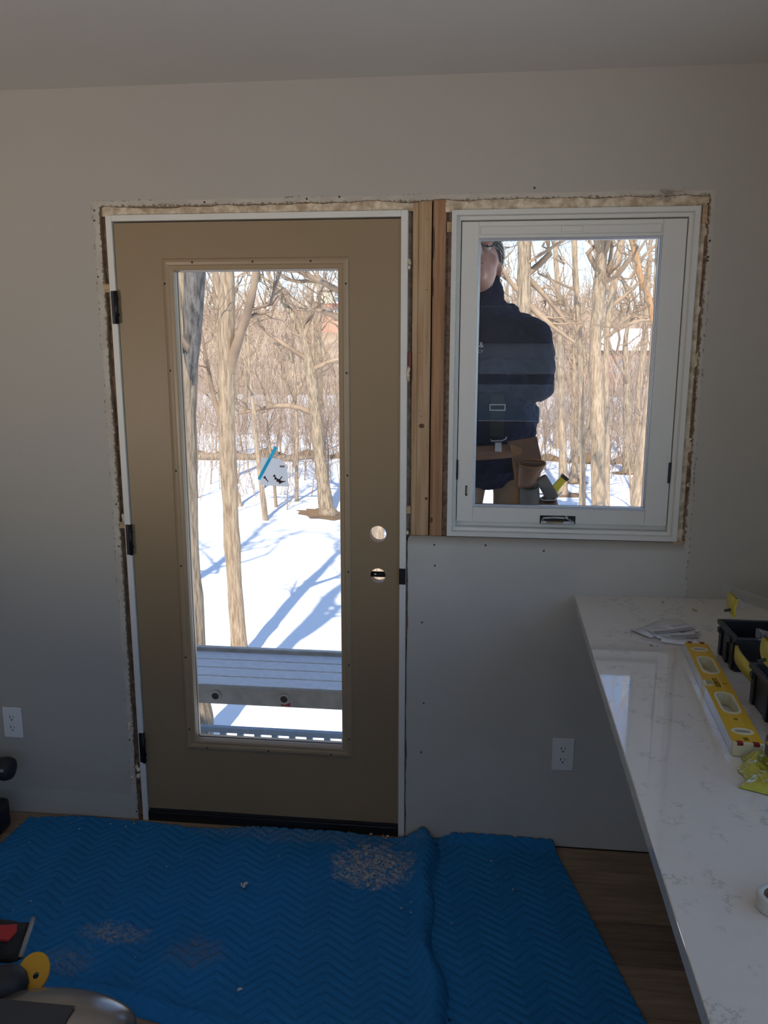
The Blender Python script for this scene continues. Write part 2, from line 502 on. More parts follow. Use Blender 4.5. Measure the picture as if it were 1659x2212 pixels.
# loose lumps of foam and shims
for (x, z, s) in [(.934, 1.60, .010), (.934, 1.93, .008), (.933, 1.09, .007), (-.03, .19, .012), (-.052, .37, .010), (-.052, .16, .009), (-.025, 1.12, .008)]:
    b = MB()
    for k in range(5):
        b.ellipsoid((x+random.uniform(-.3, .3)*s, -.002+random.uniform(-.2, .2)*s, z+random.uniform(-1.6, 1.6)*s), s*.55, s*.5, s*.8, 10, 7)
    b.build('foam_lump', FOAM, wall_front, True)
for (x0, x1, z0, z1, y0) in [(-.040, -.022, 1.852, 1.878, -.001), (-.040, -.020, 1.083, 1.105, -.001), (1.781, 1.796, 2.035, 2.085, -.002), (1.770, 1.779, 2.035, 2.088, -.003), (1.045, 1.063, 2.02, 2.05, .004), (.928, .942, 1.155, 1.18, .002), (1.765, 1.792, 1.078, 1.086, -.004)]:
    MB().box(x0, x1, y0, .1, z0, z1).build('shim', SHIM, wall_front, bevel=.001)
MB().box(.929, .940, .004, .06, 1.61, 1.665).build('painted_shim', M('red_painted_wood', (.20, .055, .06), .6), wall_front, bevel=.001)
# torn paper curl over the window
b = MB()
for (pts, wd) in [([(1.655, 2.128), (1.668, 2.115), (1.652, 2.098)], .012), ([(1.672, 2.122), (1.682, 2.108), (1.68, 2.096)], .009), ([(1.66, 2.128), (1.69, 2.12), (1.72, 2.121)], .006)]:
    for (x, z), (x2, z2) in zip(pts[:-1], pts[1:]):
        b.add([(x, -.003, z), (x2, -.014, z2), (x2+wd, -.010, z2+.003), (x+wd, -.002, z+.003)], [(0, 1, 2, 3)])
b.build('torn_paper', M('torn_drywall_paper', (.52, .47, .40), .8, var=.2, scale=60), wall_front)
# screw dimples
for (x, z) in [(1.02, 1.055), (1.185, 1.058), (1.37, 1.045), (1.023, .985), (.983, .79), (.992, .505), (.985, .325), (1.808, 1.985), (1.807, 1.94), (1.806, 1.93), (-.056, 2.10), (-.058, 2.07), (-.058, 1.90), (-.048, 1.02), (-.047, 1.165), (-.055, .31), (-.046, .03), (.62, 2.122), (.72, 2.126), (.30, 2.118), (1.30, 2.14)]:
    MB().ellipsoid((x, 0, z), .0032, .0012, .0034, 10, 5).build('screw_dimple', SCREWM, wall_front, True)

# other walls, with the windows that light the room from behind
def holed_wall(name, label, axis, c0, c1, a0, a1, z0, z1, holes, mat):
    mb = MB()
    def put(p0, p1, q0, q1):
        if p1 - p0 < 1e-4 or q1 - q0 < 1e-4: return
        if axis == 'y': mb.box(p0, p1, c0, c1, q0, q1)
        else: mb.box(c0, c1, p0, p1, q0, q1)
    cur = a0
    for (h0, h1, hz0, hz1) in sorted(holes):
        put(cur, h0, z0, z1); put(h0, h1, z0, hz0); put(h0, h1, hz1, z1); cur = h1
    put(cur, a1, z0, z1)
    return tag(mb.build(name, mat), label, 'wall', kind='structure')

HB = [(-.12, 1.0, .85, 2.28), (1.12, 2.05, .95, 2.12)]
holed_wall('wall_back', 'painted back wall with two tall windows behind the camera', 'y', RY0-.16, RY0, RX0-.16, RX1+.16, -.3, RZ1+.15, HB, PAINT)
HL = [(-4.9, -.95, .93, 2.30)]
holed_wall('wall_left', 'painted left wall outside the frame', 'x', RX0-.16, RX0, RY0, .013, -.3, RZ1+.15, [], PAINT)
holed_wall('wall_right', 'painted right wall with a wide window beyond the counter', 'x', RX1, RX1+.16, RY0, .013, -.3, RZ1+.15, HL, PAINT)

def plain_window(name, label, axis, c, a0, a1, z0, z1, mull):
    root = empty(name, (0, 0, 0))
    def bar(nm, p0, p1, q0, q1, t=.03):
        b = MB()
        if axis == 'y': b.box(p0, p1, c-t, c+t, q0, q1)
        else: b.box(c-t, c+t, p0, p1, q0, q1)
        return b.build(nm, WHITEV, root)
    bar('window_frame', a0, a0+.05, z0, z1); bar('window_frame', a1-.05, a1, z0, z1)
    bar('window_frame', a0, a1, z0, z0+.05); bar('window_frame', a0, a1, z1-.05, z1)
    for q0, q1 in mull: bar('mullion', a0+.05, a1-.05, q0, q1)
    b = MB()
    if axis == 'y': b.box(a0+.04, a1-.04, c-.003, c+.003, z0+.04, z1-.04)
    else: b.box(c-.003, c+.003, a0+.04, a1-.04, z0+.04, z1-.04)
    b.build('pane', GLASS, root)
    return tag(root, label, 'window', kind='structure')
plain_window('window_2', 'wide white window in the back wall', 'y', RY0-.08, *HB[0], [])
plain_window('window_3', 'double hung white window in the back wall corner', 'y', RY0-.08, *HB[1], [(1.35, 1.45)])
plain_window('window_4', 'wide white window in the right wall', 'x', RX1+.08, *HL[0], [])

tag(box('ceiling', CEIL, None, RX0-.16, RX1+.16, RY0-.16, .135, RZ1, RZ1+.05), 'flat white ceiling above the door wall', 'ceiling', kind='structure')
ROOF = M('roof_shingle', (.12, .115, .11), .9, var=.3, scale=5)
tag(box('roof', ROOF, None, -7.2, 2.75, RY0-.45, .62, RZ1+.16, RZ1+.30), 'flat dark roof overhanging the house', 'roof', kind='structure')
tag(box('foundation', SIDING, None, -7, 2.31, RY0-.16, .13, -2.7, -.3), 'plain house foundation below the floor', 'foundation', kind='structure')

floor = box('floor', M('subfloor', (.05, .04, .03), .9), None, RX0-.1, RX1+.1, RY0-.1, .14, -.3, -.006)
tag(floor, 'brown wood-look plank floor', 'floor', kind='structure')
PW = .178
row = 0
y1 = .0
plank_mesh = {}
while y1 > RY0:
    y0 = max(y1 - PW, RY0)
    x = RX0 + random.uniform(-.9, 0)
    while x < RX1:
        L = 1.22
        xa, xb = max(x, RX0), min(x + L, RX1)
        if xb - xa > .02:
            MB().box(xa+.0008, xb-.0008, y0+.0008, y1-.0008, -.006, 0).build('plank', FLOORW, floor, bevel=.001, seg=1)
        x += L
    y1 = y0
    row += 1

# ------------------------------------------------------------------ door
door = empty('door_1', (.45, .03, 0))
tag(door, 'tan full-glass entry door in white jambs with empty lock holes', 'door', kind='structure')
b = MB()
b.box(-.0215, -.0015, -.003, .14, 0.0, 2.085).build('jamb', WHITEJ, door, bevel=.0015)
MB().box(.9075, .9285, -.003, .14, 0.0, 2.085).build('jamb', WHITEJ, door, bevel=.0015)
MB().box(-.0014, .9074, -.003, .14, 2.0665, 2.085).build('head_jamb', WHITEJ, door, bevel=.0015)
b = MB()
b.box(-.0014, .012, .052, .075, .045, 2.0664).box(.895, .9074, .052, .075, .045, 2.0664).box(.012, .895, .052, .075, 2.05, 2.0664)
b.build('weatherstrip', BLACKR, door)
MB().box(-.0014, .9074, -.002, .15, .0, .034).build('sill', M('dark_bronze_sill', (.022, .022, .026), .35, .3), door, bevel=.002)
MB().box(.0, .906, .006, .05, .0345, .046).build('door_sweep', BLACKR, door)

def plate_hole(mb, x0, x1, z0, z1, cx, cz, rad, y0, y1, n=32):
    # square plate with a round hole; outer loop is pushed onto the rectangle
    oo, ii = [], []
    for k in range(n):
        t = 2*math.pi*(k+.5)/n
        c, s_ = math.cos(t), math.sin(t)
        tx = ((x1-cx) if c > 0 else (x0-cx)) / c; tz = ((z1-cz) if s_ > 0 else (z0-cz)) / s_
        q = min(tx, tz)
        oo.append((cx+c*q, cz+s_*q)); ii.append((cx+c*rad, cz+s_*rad))
    # make the corners exact
    for (X_, Z_) in ((x0, z0), (x1, z0), (x1, z1), (x0, z1)):
        k = min(range(n), key=lambda k: (oo[k][0]-X_)**2+(oo[k][1]-Z_)**2); oo[k] = (X_, Z_)
    V = [(x, y0, z) for x, z in oo] + [(x, y0, z) for x, z in ii] + [(x, y1, z) for x, z in ii] + [(x, y1, z) for x, z in oo]
    F = []
    for k in range(n):
        j = (k+1) % n
        F += [(k, j, n+j, n+k), (n+k, n+j, 2*n+j, 2*n+k), (2*n+k, 2*n+j, 3*n+j, 3*n+k)]
    mb.add(V, F)

SY0, SY1 = .006, .050
LX0, LX1, LZ0, LZ1 = .166, .737, .302, 1.938
b = MB()
b.box(.001, LX0, SY0, SY1, .044, 2.062).box(LX0, LX1, SY0, SY1, .044, LZ0).box(LX0, LX1, SY0, SY1, LZ1, 2.062)
b.box(LX1, .9045, SY0, SY1, .044, .89).box(LX1, .9045, SY0, SY1, 1.14, 2.062).box(LX1, .78, SY0, SY1, .89, 1.14).box(.892, .9045, SY0, SY1, .89, 1.14)
b.box(.78, .892, SY0, SY1, .89, .898).box(.78, .892, SY0, SY1, .988, 1.028)
plate_hole(b, .78, .892, .898, .988, .836, .943, .0255, SY0, SY1)
plate_hole(b, .78, .892, 1.028, 1.14, .836, 1.084, .0275, SY0, SY1)
slab = b.build('door_slab', DOORM, door)
BORE = M('bare_bore_wood', (.62, .44, .30), .7)
for cz, rad in ((.943, .0256), (1.084, .0276)):
    b = MB(); n = 32
    V = [(.836 + (rad-.0004)*math.cos(2*math.pi*k/n), y, cz + (rad-.0004)*math.sin(2*math.pi*k/n)) for y in (SY0+.0015, SY1) for k in range(n)]
    b.add(V, [(k, n+k, n+(k+1) % n, (k+1) % n) for k in range(n)])
    o = b.build('bore_lining', BORE, slab, True)
MB().tube([(.80, .026, .9435), (.904, .026, .9435)], .0095, 14).build('latch_bolt', BLACKM, slab, True)
MB().ellipsoid((.826, .0162, .9455), .004, .001, .003).build('latch_screw', STEEL, slab, True)
for yy, sgn in ((SY0, -1), (SY1, 1)):
    b = MB()
    p = [(0, yy), (.004, yy+sgn*.005), (.012, yy+sgn*.008), (.020, yy+sgn*.0072), (.023, yy+sgn*.0045), (.031, yy+sgn*.005), (.036, yy+sgn*.003), (.039, yy-sgn*.010), (.0395, yy-sgn*.019)]
    b.ring_frame(.153, .749, .286, 1.954, p)
    lf = b.build('lite_moulding', MOULD, door, bevel=0)
    if sgn < 0: lf_in = lf
for (x, z) in [(.161, 1.877), (.165, 1.607), (.167, 1.282), (.168, .958), (.168, .632), (.169, .365), (.738, 1.873), (.738, 1.602), (.738, 1.277), (.738, .955), (.738, .63), (.737, .359), (.253, 1.941), (.446, 1.941), (.629, 1.941), (.23, .298), (.451, .298), (.673, .298)]:
    MB().ellipsoid((x, SY0-.0076, z), .0035, .0012, .0038, 10, 6).build('screw', SCREWM, lf_in, True)
MB().box(.188, .724, .0265, .0285, .329, 1.924).build('pane', GLASS, door)
for z0, z1 in ((1.754, 1.856), (.993, 1.097), (.229, .341)):
    h = MB().box(-.017, .0005, -.0065, .006, z0, z1).build('hinge', BLACKM, door, bevel=.001)
    MB().tube([(-.0005, -.0085, z0), (-.0005, -.0085, z1)], .0055, 12).build('barrel', BLACKM, h, True)
    for q in (.28, .76):
        MB().ellipsoid((.0055, -.004, z0+(z1-z0)*q), .003, .003, .004, 8, 6).build('hinge_screw', BLACKM, h, True)
MB().box(.9065, .928, -.0048, .02, .919, .973).build('strike_plate', BLACKM, door, bevel=.001)
MB().box(.903, .9068, .0035, .05, .046, 2.062).build('edge_strip', MOULD, door)
adopt(door)

# small bag of screws taped to the glass
def translucent(name, col, k, rough=.5):
    m = bpy.data.materials.new(name); m.use_nodes = True; nt = m.node_tree; nt.nodes.clear()
    out = N(nt, 'ShaderNodeOutputMaterial'); mx = N(nt, 'ShaderNodeMixShader'); d = N(nt, 'ShaderNodeBsdfDiffuse'); t = N(nt, 'ShaderNodeBsdfTranslucent')
    d.inputs[0].default_value = (*col, 1); t.inputs[0].default_value = (*col, 1); mx.inputs[0].default_value = k
    nt.links.new(d.outputs[0], mx.inputs[1]); nt.links.new(t.outputs[0], mx.inputs[2]); nt.links.new(mx.outputs[0], out.inputs[0])
    return m
hb = empty('hardware_bag', (.49, .02, 1.23))
BAGM = translucent('cloudy_bag', (.95, .92, .88), .7)
b = MB()
pts = [(.444, 1.238), (.49, 1.235), (.540, 1.233), (.537, 1.27), (.535, 1.305), (.51, 1.325), (.484, 1.327), (.449, 1.327), (.447, 1.28)]
b.add([(x, .0195, z) for x, z in pts], [tuple(range(len(pts)))])
b.build('bag', BAGM, hb)
a = Vector((.502, .0145, 1.364)); c = Vector((.441, .0145, 1.256))
d = (c-a).normalized(); n_ = Vector((-d.z, 0, d.x)) * .0052
b = MB(); b.add([a+n_, a-n_, c-n_, c+n_], [(0, 1, 2, 3)])
b.build('blue_tape', translucent('painters_tape', (.06, .56, .82), .6), hb)['label'] = 'strip of blue painters tape'
RUST = M('brown_screws', (.10, .045, .035), .5, .3)
for (x, z, ang) in [(.466, 1.257, -.9), (.505, 1.257, -.4), (.512, 1.252, -.1), (.52, 1.249, .25), (.498, 1.262, -1.0), (.513, 1.259, .9)]:
    dx, dz = .011*math.cos(ang), .011*math.sin(ang)
    o = MB().tube([(x-dx, .015, z-dz), (x-dx*.6, .015, z-dz*.6), (x-dx*.55, .015, z-dz*.55), (x+dx, .015, z+dz)], [.0042, .0038, .0022, .0012], 8).build('screw', RUST, hb, True)
MB().box(.512, .528, .0172, .0179, 1.297, 1.303).build('bag_label', M('grey_print', (.30, .30, .31), .7), hb)
adopt(hb)
tag(hb, 'small clear bag of brown screws taped to the door glass with blue tape', 'bag')

# ------------------------------------------------------------------ casement window
win = empty('window_1', (1.418, .03, 1.087))
tag(win, 'white casement window with a worker seen outside', 'window', kind='structure')
WX0, WX1, WZA, WZB = 1.060, 1.776, 1.087, 2.082
b = MB()
b.ring_frame(WX0, WX1, WZA, WZB, [(0, .13), (0, -.006), (.0145, -.006), (.0155, -.0035), (.0165, .010), (.026, .011), (.0275, .013), (.0285, .034), (.060, .036)])
b.build('window_frame', WHITEV, win, bevel=.0006)
SYA, SYB = .014, .060
zs0, zs1 = WZA+.0285, WZB-.0285
st = []
for x0, x1 in ((1.0905, 1.1405), (1.6785, 1.7455)):
    st.append(MB().box(x0, x1, SYA, SYB, 1.1325, zs1-.003).build('sash_stile', WHITEV, win, bevel=.0012))
MB().box(1.1408, 1.6782, SYA, SYB, 1.1325, 1.1795).build('sash_rail', WHITEV, win, bevel=.0012)
tr = MB().box(1.1408, 1.6782, SYA, SYB, 2.003, zs1-.003).build('sash_rail', WHITEV, win, bevel=.0012)
MB().box(1.147, 1.672, SYA-.006, SYA+.002, 2.012, 2.036).build('shade_housing', WHITEV, tr, bevel=.002)
t_ = MB().box(1.383, 1.446, SYA-.009, SYA-.002, 2.0165, 2.034).build('pull_tab', WHITEV, tr, bevel=.002)
BEAD = M('grey_glazing_bead', (.50, .52, .56), .25, .3)
b = MB(); b.ring_frame(1.1400, 1.6790, 1.1790, 2.0035, [(0, SYA+.001), (.0015, SYA+.006), (.004, SYA+.0065), (.0045, SYA+.012), (.0075, SYA+.0125), (.008, SYA+.022)])
b.build('glazing_bead', BEAD, win)
MB().box(1.141, 1.678, SYA+.0195, SYA+.0225, 1.180, 2.003).build('pane', GLASS, win)
MB().ring_frame(1.141, 1.678, 1.180, 2.003, [(0, SYB), (.004, SYB), (.0045, SYA+.022)]).build('spacer', BLACKR, win)
for (x0, x1, z0, z1) in ((1.0865, 1.0925, 1.269, 1.331), (1.7395, 1.7475, 1.269, 1.333)):
    MB().box(x0, x1, SYA-.0045, SYA+.01, z0, z1).build('lock_keeper', BLACKM, win, bevel=.0008)
sl = MB().box(1.1165, 1.1225, SYA-.002, SYA+.004, 1.216, 1.249).build('latch_slot', BLACKM, win, bevel=.001)
MB().box(1.1205, 1.1245, SYA-.004, SYA+.004, 1.222, 1.245).build('latch_lever', CHROME, sl, bevel=.001)
cr = MB().box(1.354, 1.466, SYA-.0015, SYA+.004, 1.131, 1.158).build('crank_recess', SLOT, win, bevel=.002)
MB().box(1.358, 1.462, SYA-.010, SYA+.002, 1.131, 1.142).build('crank_base', CHROME, cr, bevel=.002)
MB().tube([(1.360, SYA-.008, 1.140), (1.366, SYA-.010, 1.151), (1.40, SYA-.011, 1.153), (1.435, SYA-.010, 1.152), (1.455, SYA-.008, 1.142)], .0035, 8).build('crank_arm', CHROME, cr, True)
MB().tube([(1.437, SYA-.004, 1.153), (1.437, SYA-.018, 1.153)], .006, 14).build('crank_hub', CHROME, cr, True)
MB().box(1.374, 1.428, SYA-.0135, SYA-.008, 1.136, 1.1415).build('worm_gear', M('brass_gear', (.30, .20, .09), .4, .8), cr, bevel=.001)
adopt(win)

# ------------------------------------------------------------------ outlets
def outlet(x, z, label):
    root = empty('wall_outlet', (x, 0, z))
    MB().box(x-.036, x+.036, -.0055, -.0003, z-.058, z+.058).build('cover_plate', PLATE, root, bevel=.0035)
    for dz in (.0195, -.0195):
        b = MB(); n = 24
        poly = []
        for k in range(n):
            t = 2*math.pi*k/n
            poly.append((x + max(-.0165, min(.0165, .0172*math.cos(t)*1.1)), z+dz+max(-.0138, min(.0138, .0172*math.sin(t)))))
        o = b.prism_xz(poly, -.0072, -.004).build('receptacle', PLATE, root, bevel=.0004)
        MB().box(x-.0078, x-.0055, -.0076, -.006, z+dz-.001, z+dz+.0085).build('slot', SLOT, o)
        MB().box(x+.0048, x+.0068, -.0076, -.006, z+dz-.0002, z+dz+.007).build('slot', SLOT, o)
        MB().prism_xz([(x-.0005+.0027*math.cos(2*math.pi*k/12), z+dz-.0075+.0027*math.sin(2*math.pi*k/12)) for k in range(12)], -.0076, -.006).build('ground_hole', SLOT, o)
    MB().ellipsoid((x, -.0056, z), .0028, .001, .0028, 10, 6).build('plate_screw', PLATE, root, True)
    adopt(root)
    return tag(root, label, 'outlet', 'wall outlets')
outlet(-.489, .355, 'white duplex outlet on the wall left of the door')
outlet(1.460, .347, 'white duplex outlet under the window near the counter')

# ------------------------------------------------------------------ counter
ct = MB().prism_xy([(1.472, -.0005), (1.452, -.72), (1.434, -1.49), (1.42, -2.25), (RX1-.001, -2.25), (RX1-.001, -.0005)], .875, .905)
ct = ct.build('countertop', QUARTZ, None, bevel=.002)
tag(ct, 'long white speckled quartz countertop running to the wall', 'countertop')
cb = empty('base_cabinet', (1.95, -1.1, 0))
CABM = M('white_cabinet', (.6, .6, .59), .4)
MB().box(1.80, RX1-.001, -2.2, -.001, .09, .874).build('body', CABM, cb, bevel=.002)
MB().box(1.86, RX1-.001, -2.2, -.001, 0.001, .0895).build('plinth', CABM, cb)
for i in range(4):
    d_ = MB().box(1.781, 1.799, -2.19+i*.548, -2.19+i*.548+.54, .10, .865).build('cabinet_door', CABM, cb, bevel=.002)
    MB().tube([(1.765, -2.19+i*.548+.06, .60), (1.765, -2.19+i*.548+.06, .74)], .005, 8).build('handle', CHROME, d_, True)
adopt(cb)
tag(cb, 'white base cabinet carrying the countertop', 'cabinet')

# ------------------------------------------------------------------ moving blankets
def lerp(a, b, t): return a + (b - a) * t
def blanket(name, label, corners, nu, nv, hfun, thick=.006):
    # corners: back-left, back-right, front-right, front-left (x, y) with bowed edges
    uu, vv = np.meshgrid(np.linspace(0, 1, nu+1), np.linspace(0, 1, nv+1), indexing='ij')
    bl, br, fr, fl = [np.array(c) for c in corners]
    P = ((1-uu)*(1-vv))[..., None]*bl + (uu*(1-vv))[..., None]*br + (uu*vv)[..., None]*fr + ((1-uu)*vv)[..., None]*fl
    x, y = P[..., 0], P[..., 1]
    x, y, z = hfun(x, y, uu, vv)
    # zig-zag quilting
    per, sp = .15, .034
    tri = np.abs(((x*1.0 + .15*y) / per) % 1 - .5) * 2
    ph = ((y*1.0 - .12*x) + tri*per*.42) / sp
    groove = np.abs((ph % 1) - .5) * 2
    q = np.clip((groove - .5) / .5, 0, 1)
    z = z - .0065*q**1.5
    V = np.stack([x, y, z], -1)
    Vb = V.copy(); Vb[..., 2] -= thick
    n = (nu+1)*(nv+1)
    i, j = np.meshgrid(np.arange(nu), np.arange(nv), indexing='ij')
    a = (i*(nv+1)+j).ravel()
    Q = [np.stack([a, a+1, a+nv+2, a+nv+1], -1)[:, ::-1]]
    # skirt around the edge
    loop = [(k, 0) for k in range(nu)] + [(nu, k) for k in range(nv)] + [(k, nv) for k in range(nu, 0, -1)] + [(0, k) for k in range(nv, 0, -1)]
    L = np.array([p*(nv+1)+q_ for p, q_ in loop]); L2 = np.roll(L, -1)
    Vs = Vb.reshape(-1, 3)
    Q.append(np.stack([L, L+n, L2+n, L2], -1))
    o = np_mesh(name, np.concatenate([V.reshape(-1, 3), Vs]), np.concatenate(Q), BLANKET)
    return tag(o, label, 'blanket', 'moving blankets')

def hl(x, y, u_, v_):
    z = .012 + .004*np.sin(7*x+3*y) * np.sin(5*y-2*x) + .003*np.sin(19*x-11*y)
    # back edge wave, fold along the right side, rolled near edge
    y = y - .012*np.sin(9*x)*(1-v_)**6
    k = np.exp(-((u_-.972)/.020)**2)
    wav = .012*np.sin(v_*9+.6) + .010*np.sin(v_*21)
    x = x + wav*np.clip((u_-.8)/.2, 0, 1)
    z = z + (.030+.010*np.sin(v_*12))*k
    z = np.where(u_ > .985, z-.02*(u_-.985)/.015, z)
    z = z + .02*np.exp(-((x-.97)/.06)**2)*np.exp(-(y/.05)**2)
    e = np.clip((v_-.93)/.07, 0, 1)
    z = z + .026*np.sin(e*math.pi)*(.6+.4*np.sin(6*x)) - .004*e
    z = z + .012*np.exp(-(((x-.40)/.09)**2+((y+.64)/.07)**2))
    return x, y, np.maximum(z, .0075)
def hr(x, y, u_, v_):
    z = .010 + .003*np.sin(8*x+4*y)*np.sin(6*y) + .002*np.sin(17*x+9*y)
    up = np.clip((y+.07)/.07, 0, 1)
    z = z + .030*up**2*np.clip((x-1.05)/.05, 0, 1)
    return x, np.minimum(y, -.008), np.maximum(z, .0075)
blanket('moving_blanket', 'blue quilted moving blanket under the folded one along the counter side', [(.96, -.004), (1.440, -.004), (1.78, -1.5), (1.05, -1.5)], 130, 330, hr)
blanket('moving_blanket', 'large dusty blue quilted moving blanket in front of the door', [(-.435, -.036), (1.030, -.012), (1.135, -1.02), (-.47, -.70)], 340, 210, hl)

# plaster crumbs, paint flakes, wood chips
def crumbs(name, label, spots, mat):
    b = MB()
    for (x, y, z, s) in spots:
        R_ = Matrix.Rotation(random.uniform(0, 6), 3, 'Z')
        n = 5
        base = [R_ @ Vector((s*random.uniform(.6, 1.3)*math.cos(2*math.pi*k/n), s*random.uniform(.3, .7)*math.sin(2*math.pi*k/n), 0)) for k in range(n)]
        V = [Vector((x, y, z)) + p for p in base] + [Vector((x, y, z + s*.5)) + p*.6 for p in base]
        b.add(V, [tuple(range(n-1, -1, -1)), tuple(range(n, 2*n))] + [(k, (k+1) % n, (k+1) % n+n, k+n) for k in range(n)])
    o = b.build(name, mat)
    return tag(o, label, 'debris', kind='stuff')
PLAST = M('plaster_crumb', (.62, .58, .50), .9)
sp = []
for k in range(110):
    x, y = random.uniform(-.4, 1.35), -abs(random.gauss(0, .3)) - .03
    if y < -.95: continue
    sp.append((x, y, .0135, random.choice([.0012, .0018, .0025, .004])))
sp += [(.455, -.345, .02, .013), (.447, -.35, .024, .01), (.46, -.338, .022, .008), (.84, -.30, .018, .009), (.86, -.315, .018, .006), (.56, -.76, .02, .009)]
for k in range(60):
    sp.append((random.uniform(.3, .98), random.uniform(-.03, -.004), .006, random.choice([.002, .004, .007])))
crumbs('plaster_crumbs', 'scattered pale plaster crumbs over blanket and floor', sp, PLAST)
crumbs('counter_crumbs', 'small chips and sawdust scattered along the back of the countertop', [(x, y, .9055, s) for x, y, s in
       [(1.535, -.03, .003), (1.59, -.03, .003), (1.64, -.04, .003), (1.52, -.05, .002), (1.70, -.02, .003), (1.76, -.02, .003), (1.735, -.06, .006), (1.81, -.13, .009), (1.815, -.138, .006), (1.62, -.45, .006), (1.635, -.452, .004), (1.86, -.05, .004), (1.66, -.015, .002), (1.78, -.05, .002)]], M('wood_chip', (.40, .30, .18), .9))

# ------------------------------------------------------------------ spirit level on the counter
YEL = M('yellow_enamel', (.68, .40, .012), .35)
CREAM = M('cream_plastic', (.68, .62, .42), .4)
VIAL = M('vial_fluid', (.30, .28, .20), .15, coat=.6)
REDP = M('dark_red_plastic', (.22, .012, .02), .4)
INK = M('black_ink', (.02, .018, .01), .6)
lev = empty('spirit_level', (1.70, -.765, .9055))
p0 = Vector((1.7225, -.487, .9055)); p1 = Vector((1.6785, -1.045, .9055))
ax = (p1 - p0).normalized(); side = Vector((0, 0, 1)).cross(ax)      # +side points to +x
LEN = (p1 - p0).length; HW, HT = .0285, .0275
def LM(): return Matrix((( side.x, ax.x, 0, p0.x), (side.y, ax.y, 0, p0.y), (0, 0, 1, p0.z), (0, 0, 0, 1)))
def slotpoly(hw, hl_, n=8):       # stadium, long along the level
    out = []
    for k in range(n+1): t = math.pi*k/n; out.append((hw*math.cos(t), hl_-hw+hw*math.sin(t)))
    for k in range(n+1): t = math.pi+math.pi*k/n; out.append((hw*math.cos(t), -(hl_-hw)+hw*math.sin(t)))
    return out
def ringslab(mb, outer, inner, z0, z1):
    n = len(outer)
    V = [(x, y, z1) for x, y in outer]+[(x, y, z1) for x, y in inner]+[(x, y, z0) for x, y in inner]+[(x, y, z0) for x, y in outer]
    F = []
    for k in range(n):
        j = (k+1) % n
        F += [(k, j, n+j, n+k), (n+k, n+j, 2*n+j, 2*n+k), (3*n+k, 3*n+j, j, k), (2*n+k, 2*n+j, 3*n+j, 3*n+k)]
    return mb.add(V, F)
def rectloop(hw, hl_, n=8):
    s_ = slotpoly(1, 2, n); out = []
    for (x, y) in slotpoly(.016, .052, n):
        q = min(hw/max(abs(x), 1e-9), hl_/max(abs(y), 1e-9)); out.append((x*q, y*q))
    for (X_, Y_) in ((hw, hl_), (-hw, hl_), (-hw, -hl_), (hw, -hl_)):
        k = min(range(len(out)), key=lambda k: (out[k][0]-X_)**2+(out[k][1]-Y_)**2); out[k] = (X_, Y_)
    return out
holes = (.158, .372)
b = MB()
def shifted(pl, dy): return [(x, y+dy) for x, y in pl]
cur = .006
for h in holes:
    b.box(-HW, HW, cur, h-.058, 0, HT)
    ringslab(b, shifted(rectloop(HW, .058), h), shifted(slotpoly(.0165, .0525), h), 0, HT)
    cur = h+.058
b.box(-HW, HW, cur, LEN-.006, 0, HT)
b.xform(LM()); b.build('body', YEL, lev)
for h in holes:
    b = MB(); ringslab(b, shifted(slotpoly(.0205, .056), h), shifted(slotpoly(.0155, .050), h), .0005, HT+.0018)
    b.xform(LM()); b.build('hand_hole_liner', CREAM, lev)
for yy in (.052, .508):
    b = MB(); n = 28
    ringslab(b, [(.021*math.cos(2*math.pi*k/n), yy+.0145*math.sin(2*math.pi*k/n)) for k in range(n)],
             [(max(-.0145, min(.0145, .019*math.cos(2*math.pi*k/n))), yy+.0072*math.sin(2*math.pi*k/n)) for k in range(n)], HT-.003, HT+.0012)
    b.xform(LM()); o = b.build('vial_ring', CREAM, lev)
    b = MB().box(-.0150, .0150, yy-.0075, yy+.0075, HT-.004, HT+.0004); b.xform(LM()); b.build('vial', VIAL, o)
b = MB().box(-HW-.0006, -.010, .250, .284, .0008, HT+.0008); b.xform(LM()); o = b.build('centre_vial', CREAM, lev, bevel=.003)
b = MB().box(-.024, -.0115, .256, .277, HT, HT+.0014); b.xform(LM()); b.build('vial', VIAL, o)
for y0, y1, nm in ((-.001, .006, 'end_cap'), (LEN-.006, LEN+.0015, 'end_cap')):
    b = MB().box(-HW+.0005, HW-.0005, y0, y1, .0004, HT+.0003); b.xform(LM()); o = b.build(nm, CREAM, lev, bevel=.001)
    for x0 in (-.021, .009):
        b = MB().box(x0, x0+.011, y0-.0012, y1+.0012, HT-.004, HT+.0014); b.xform(LM()); b.build('rubber_tab', REDP, o)
b = MB()
b.box(-HW-.0008, -HW, .006, .249, .0005, HT-.0008).box(-HW-.0008, -HW, .286, LEN-.006, .0005, HT-.0008)
b.xform(LM()); b.build('milled_edge', M('milled_aluminium', (.72, .73, .75), .3, .9), lev)
PYL = M('pale_yellow_line', (.78, .55, .12), .4)
for x in (-.0085, .0085):
    for (a0, a1) in ((.008, .036), (.068, .100), (.218, .312), (.432, .490), (.526, LEN-.008)):
        b = MB().box(x-.0005, x+.0005, a0, a1, HT, HT+.0003); b.xform(LM()); b.build('moulded_line', PYL, lev)
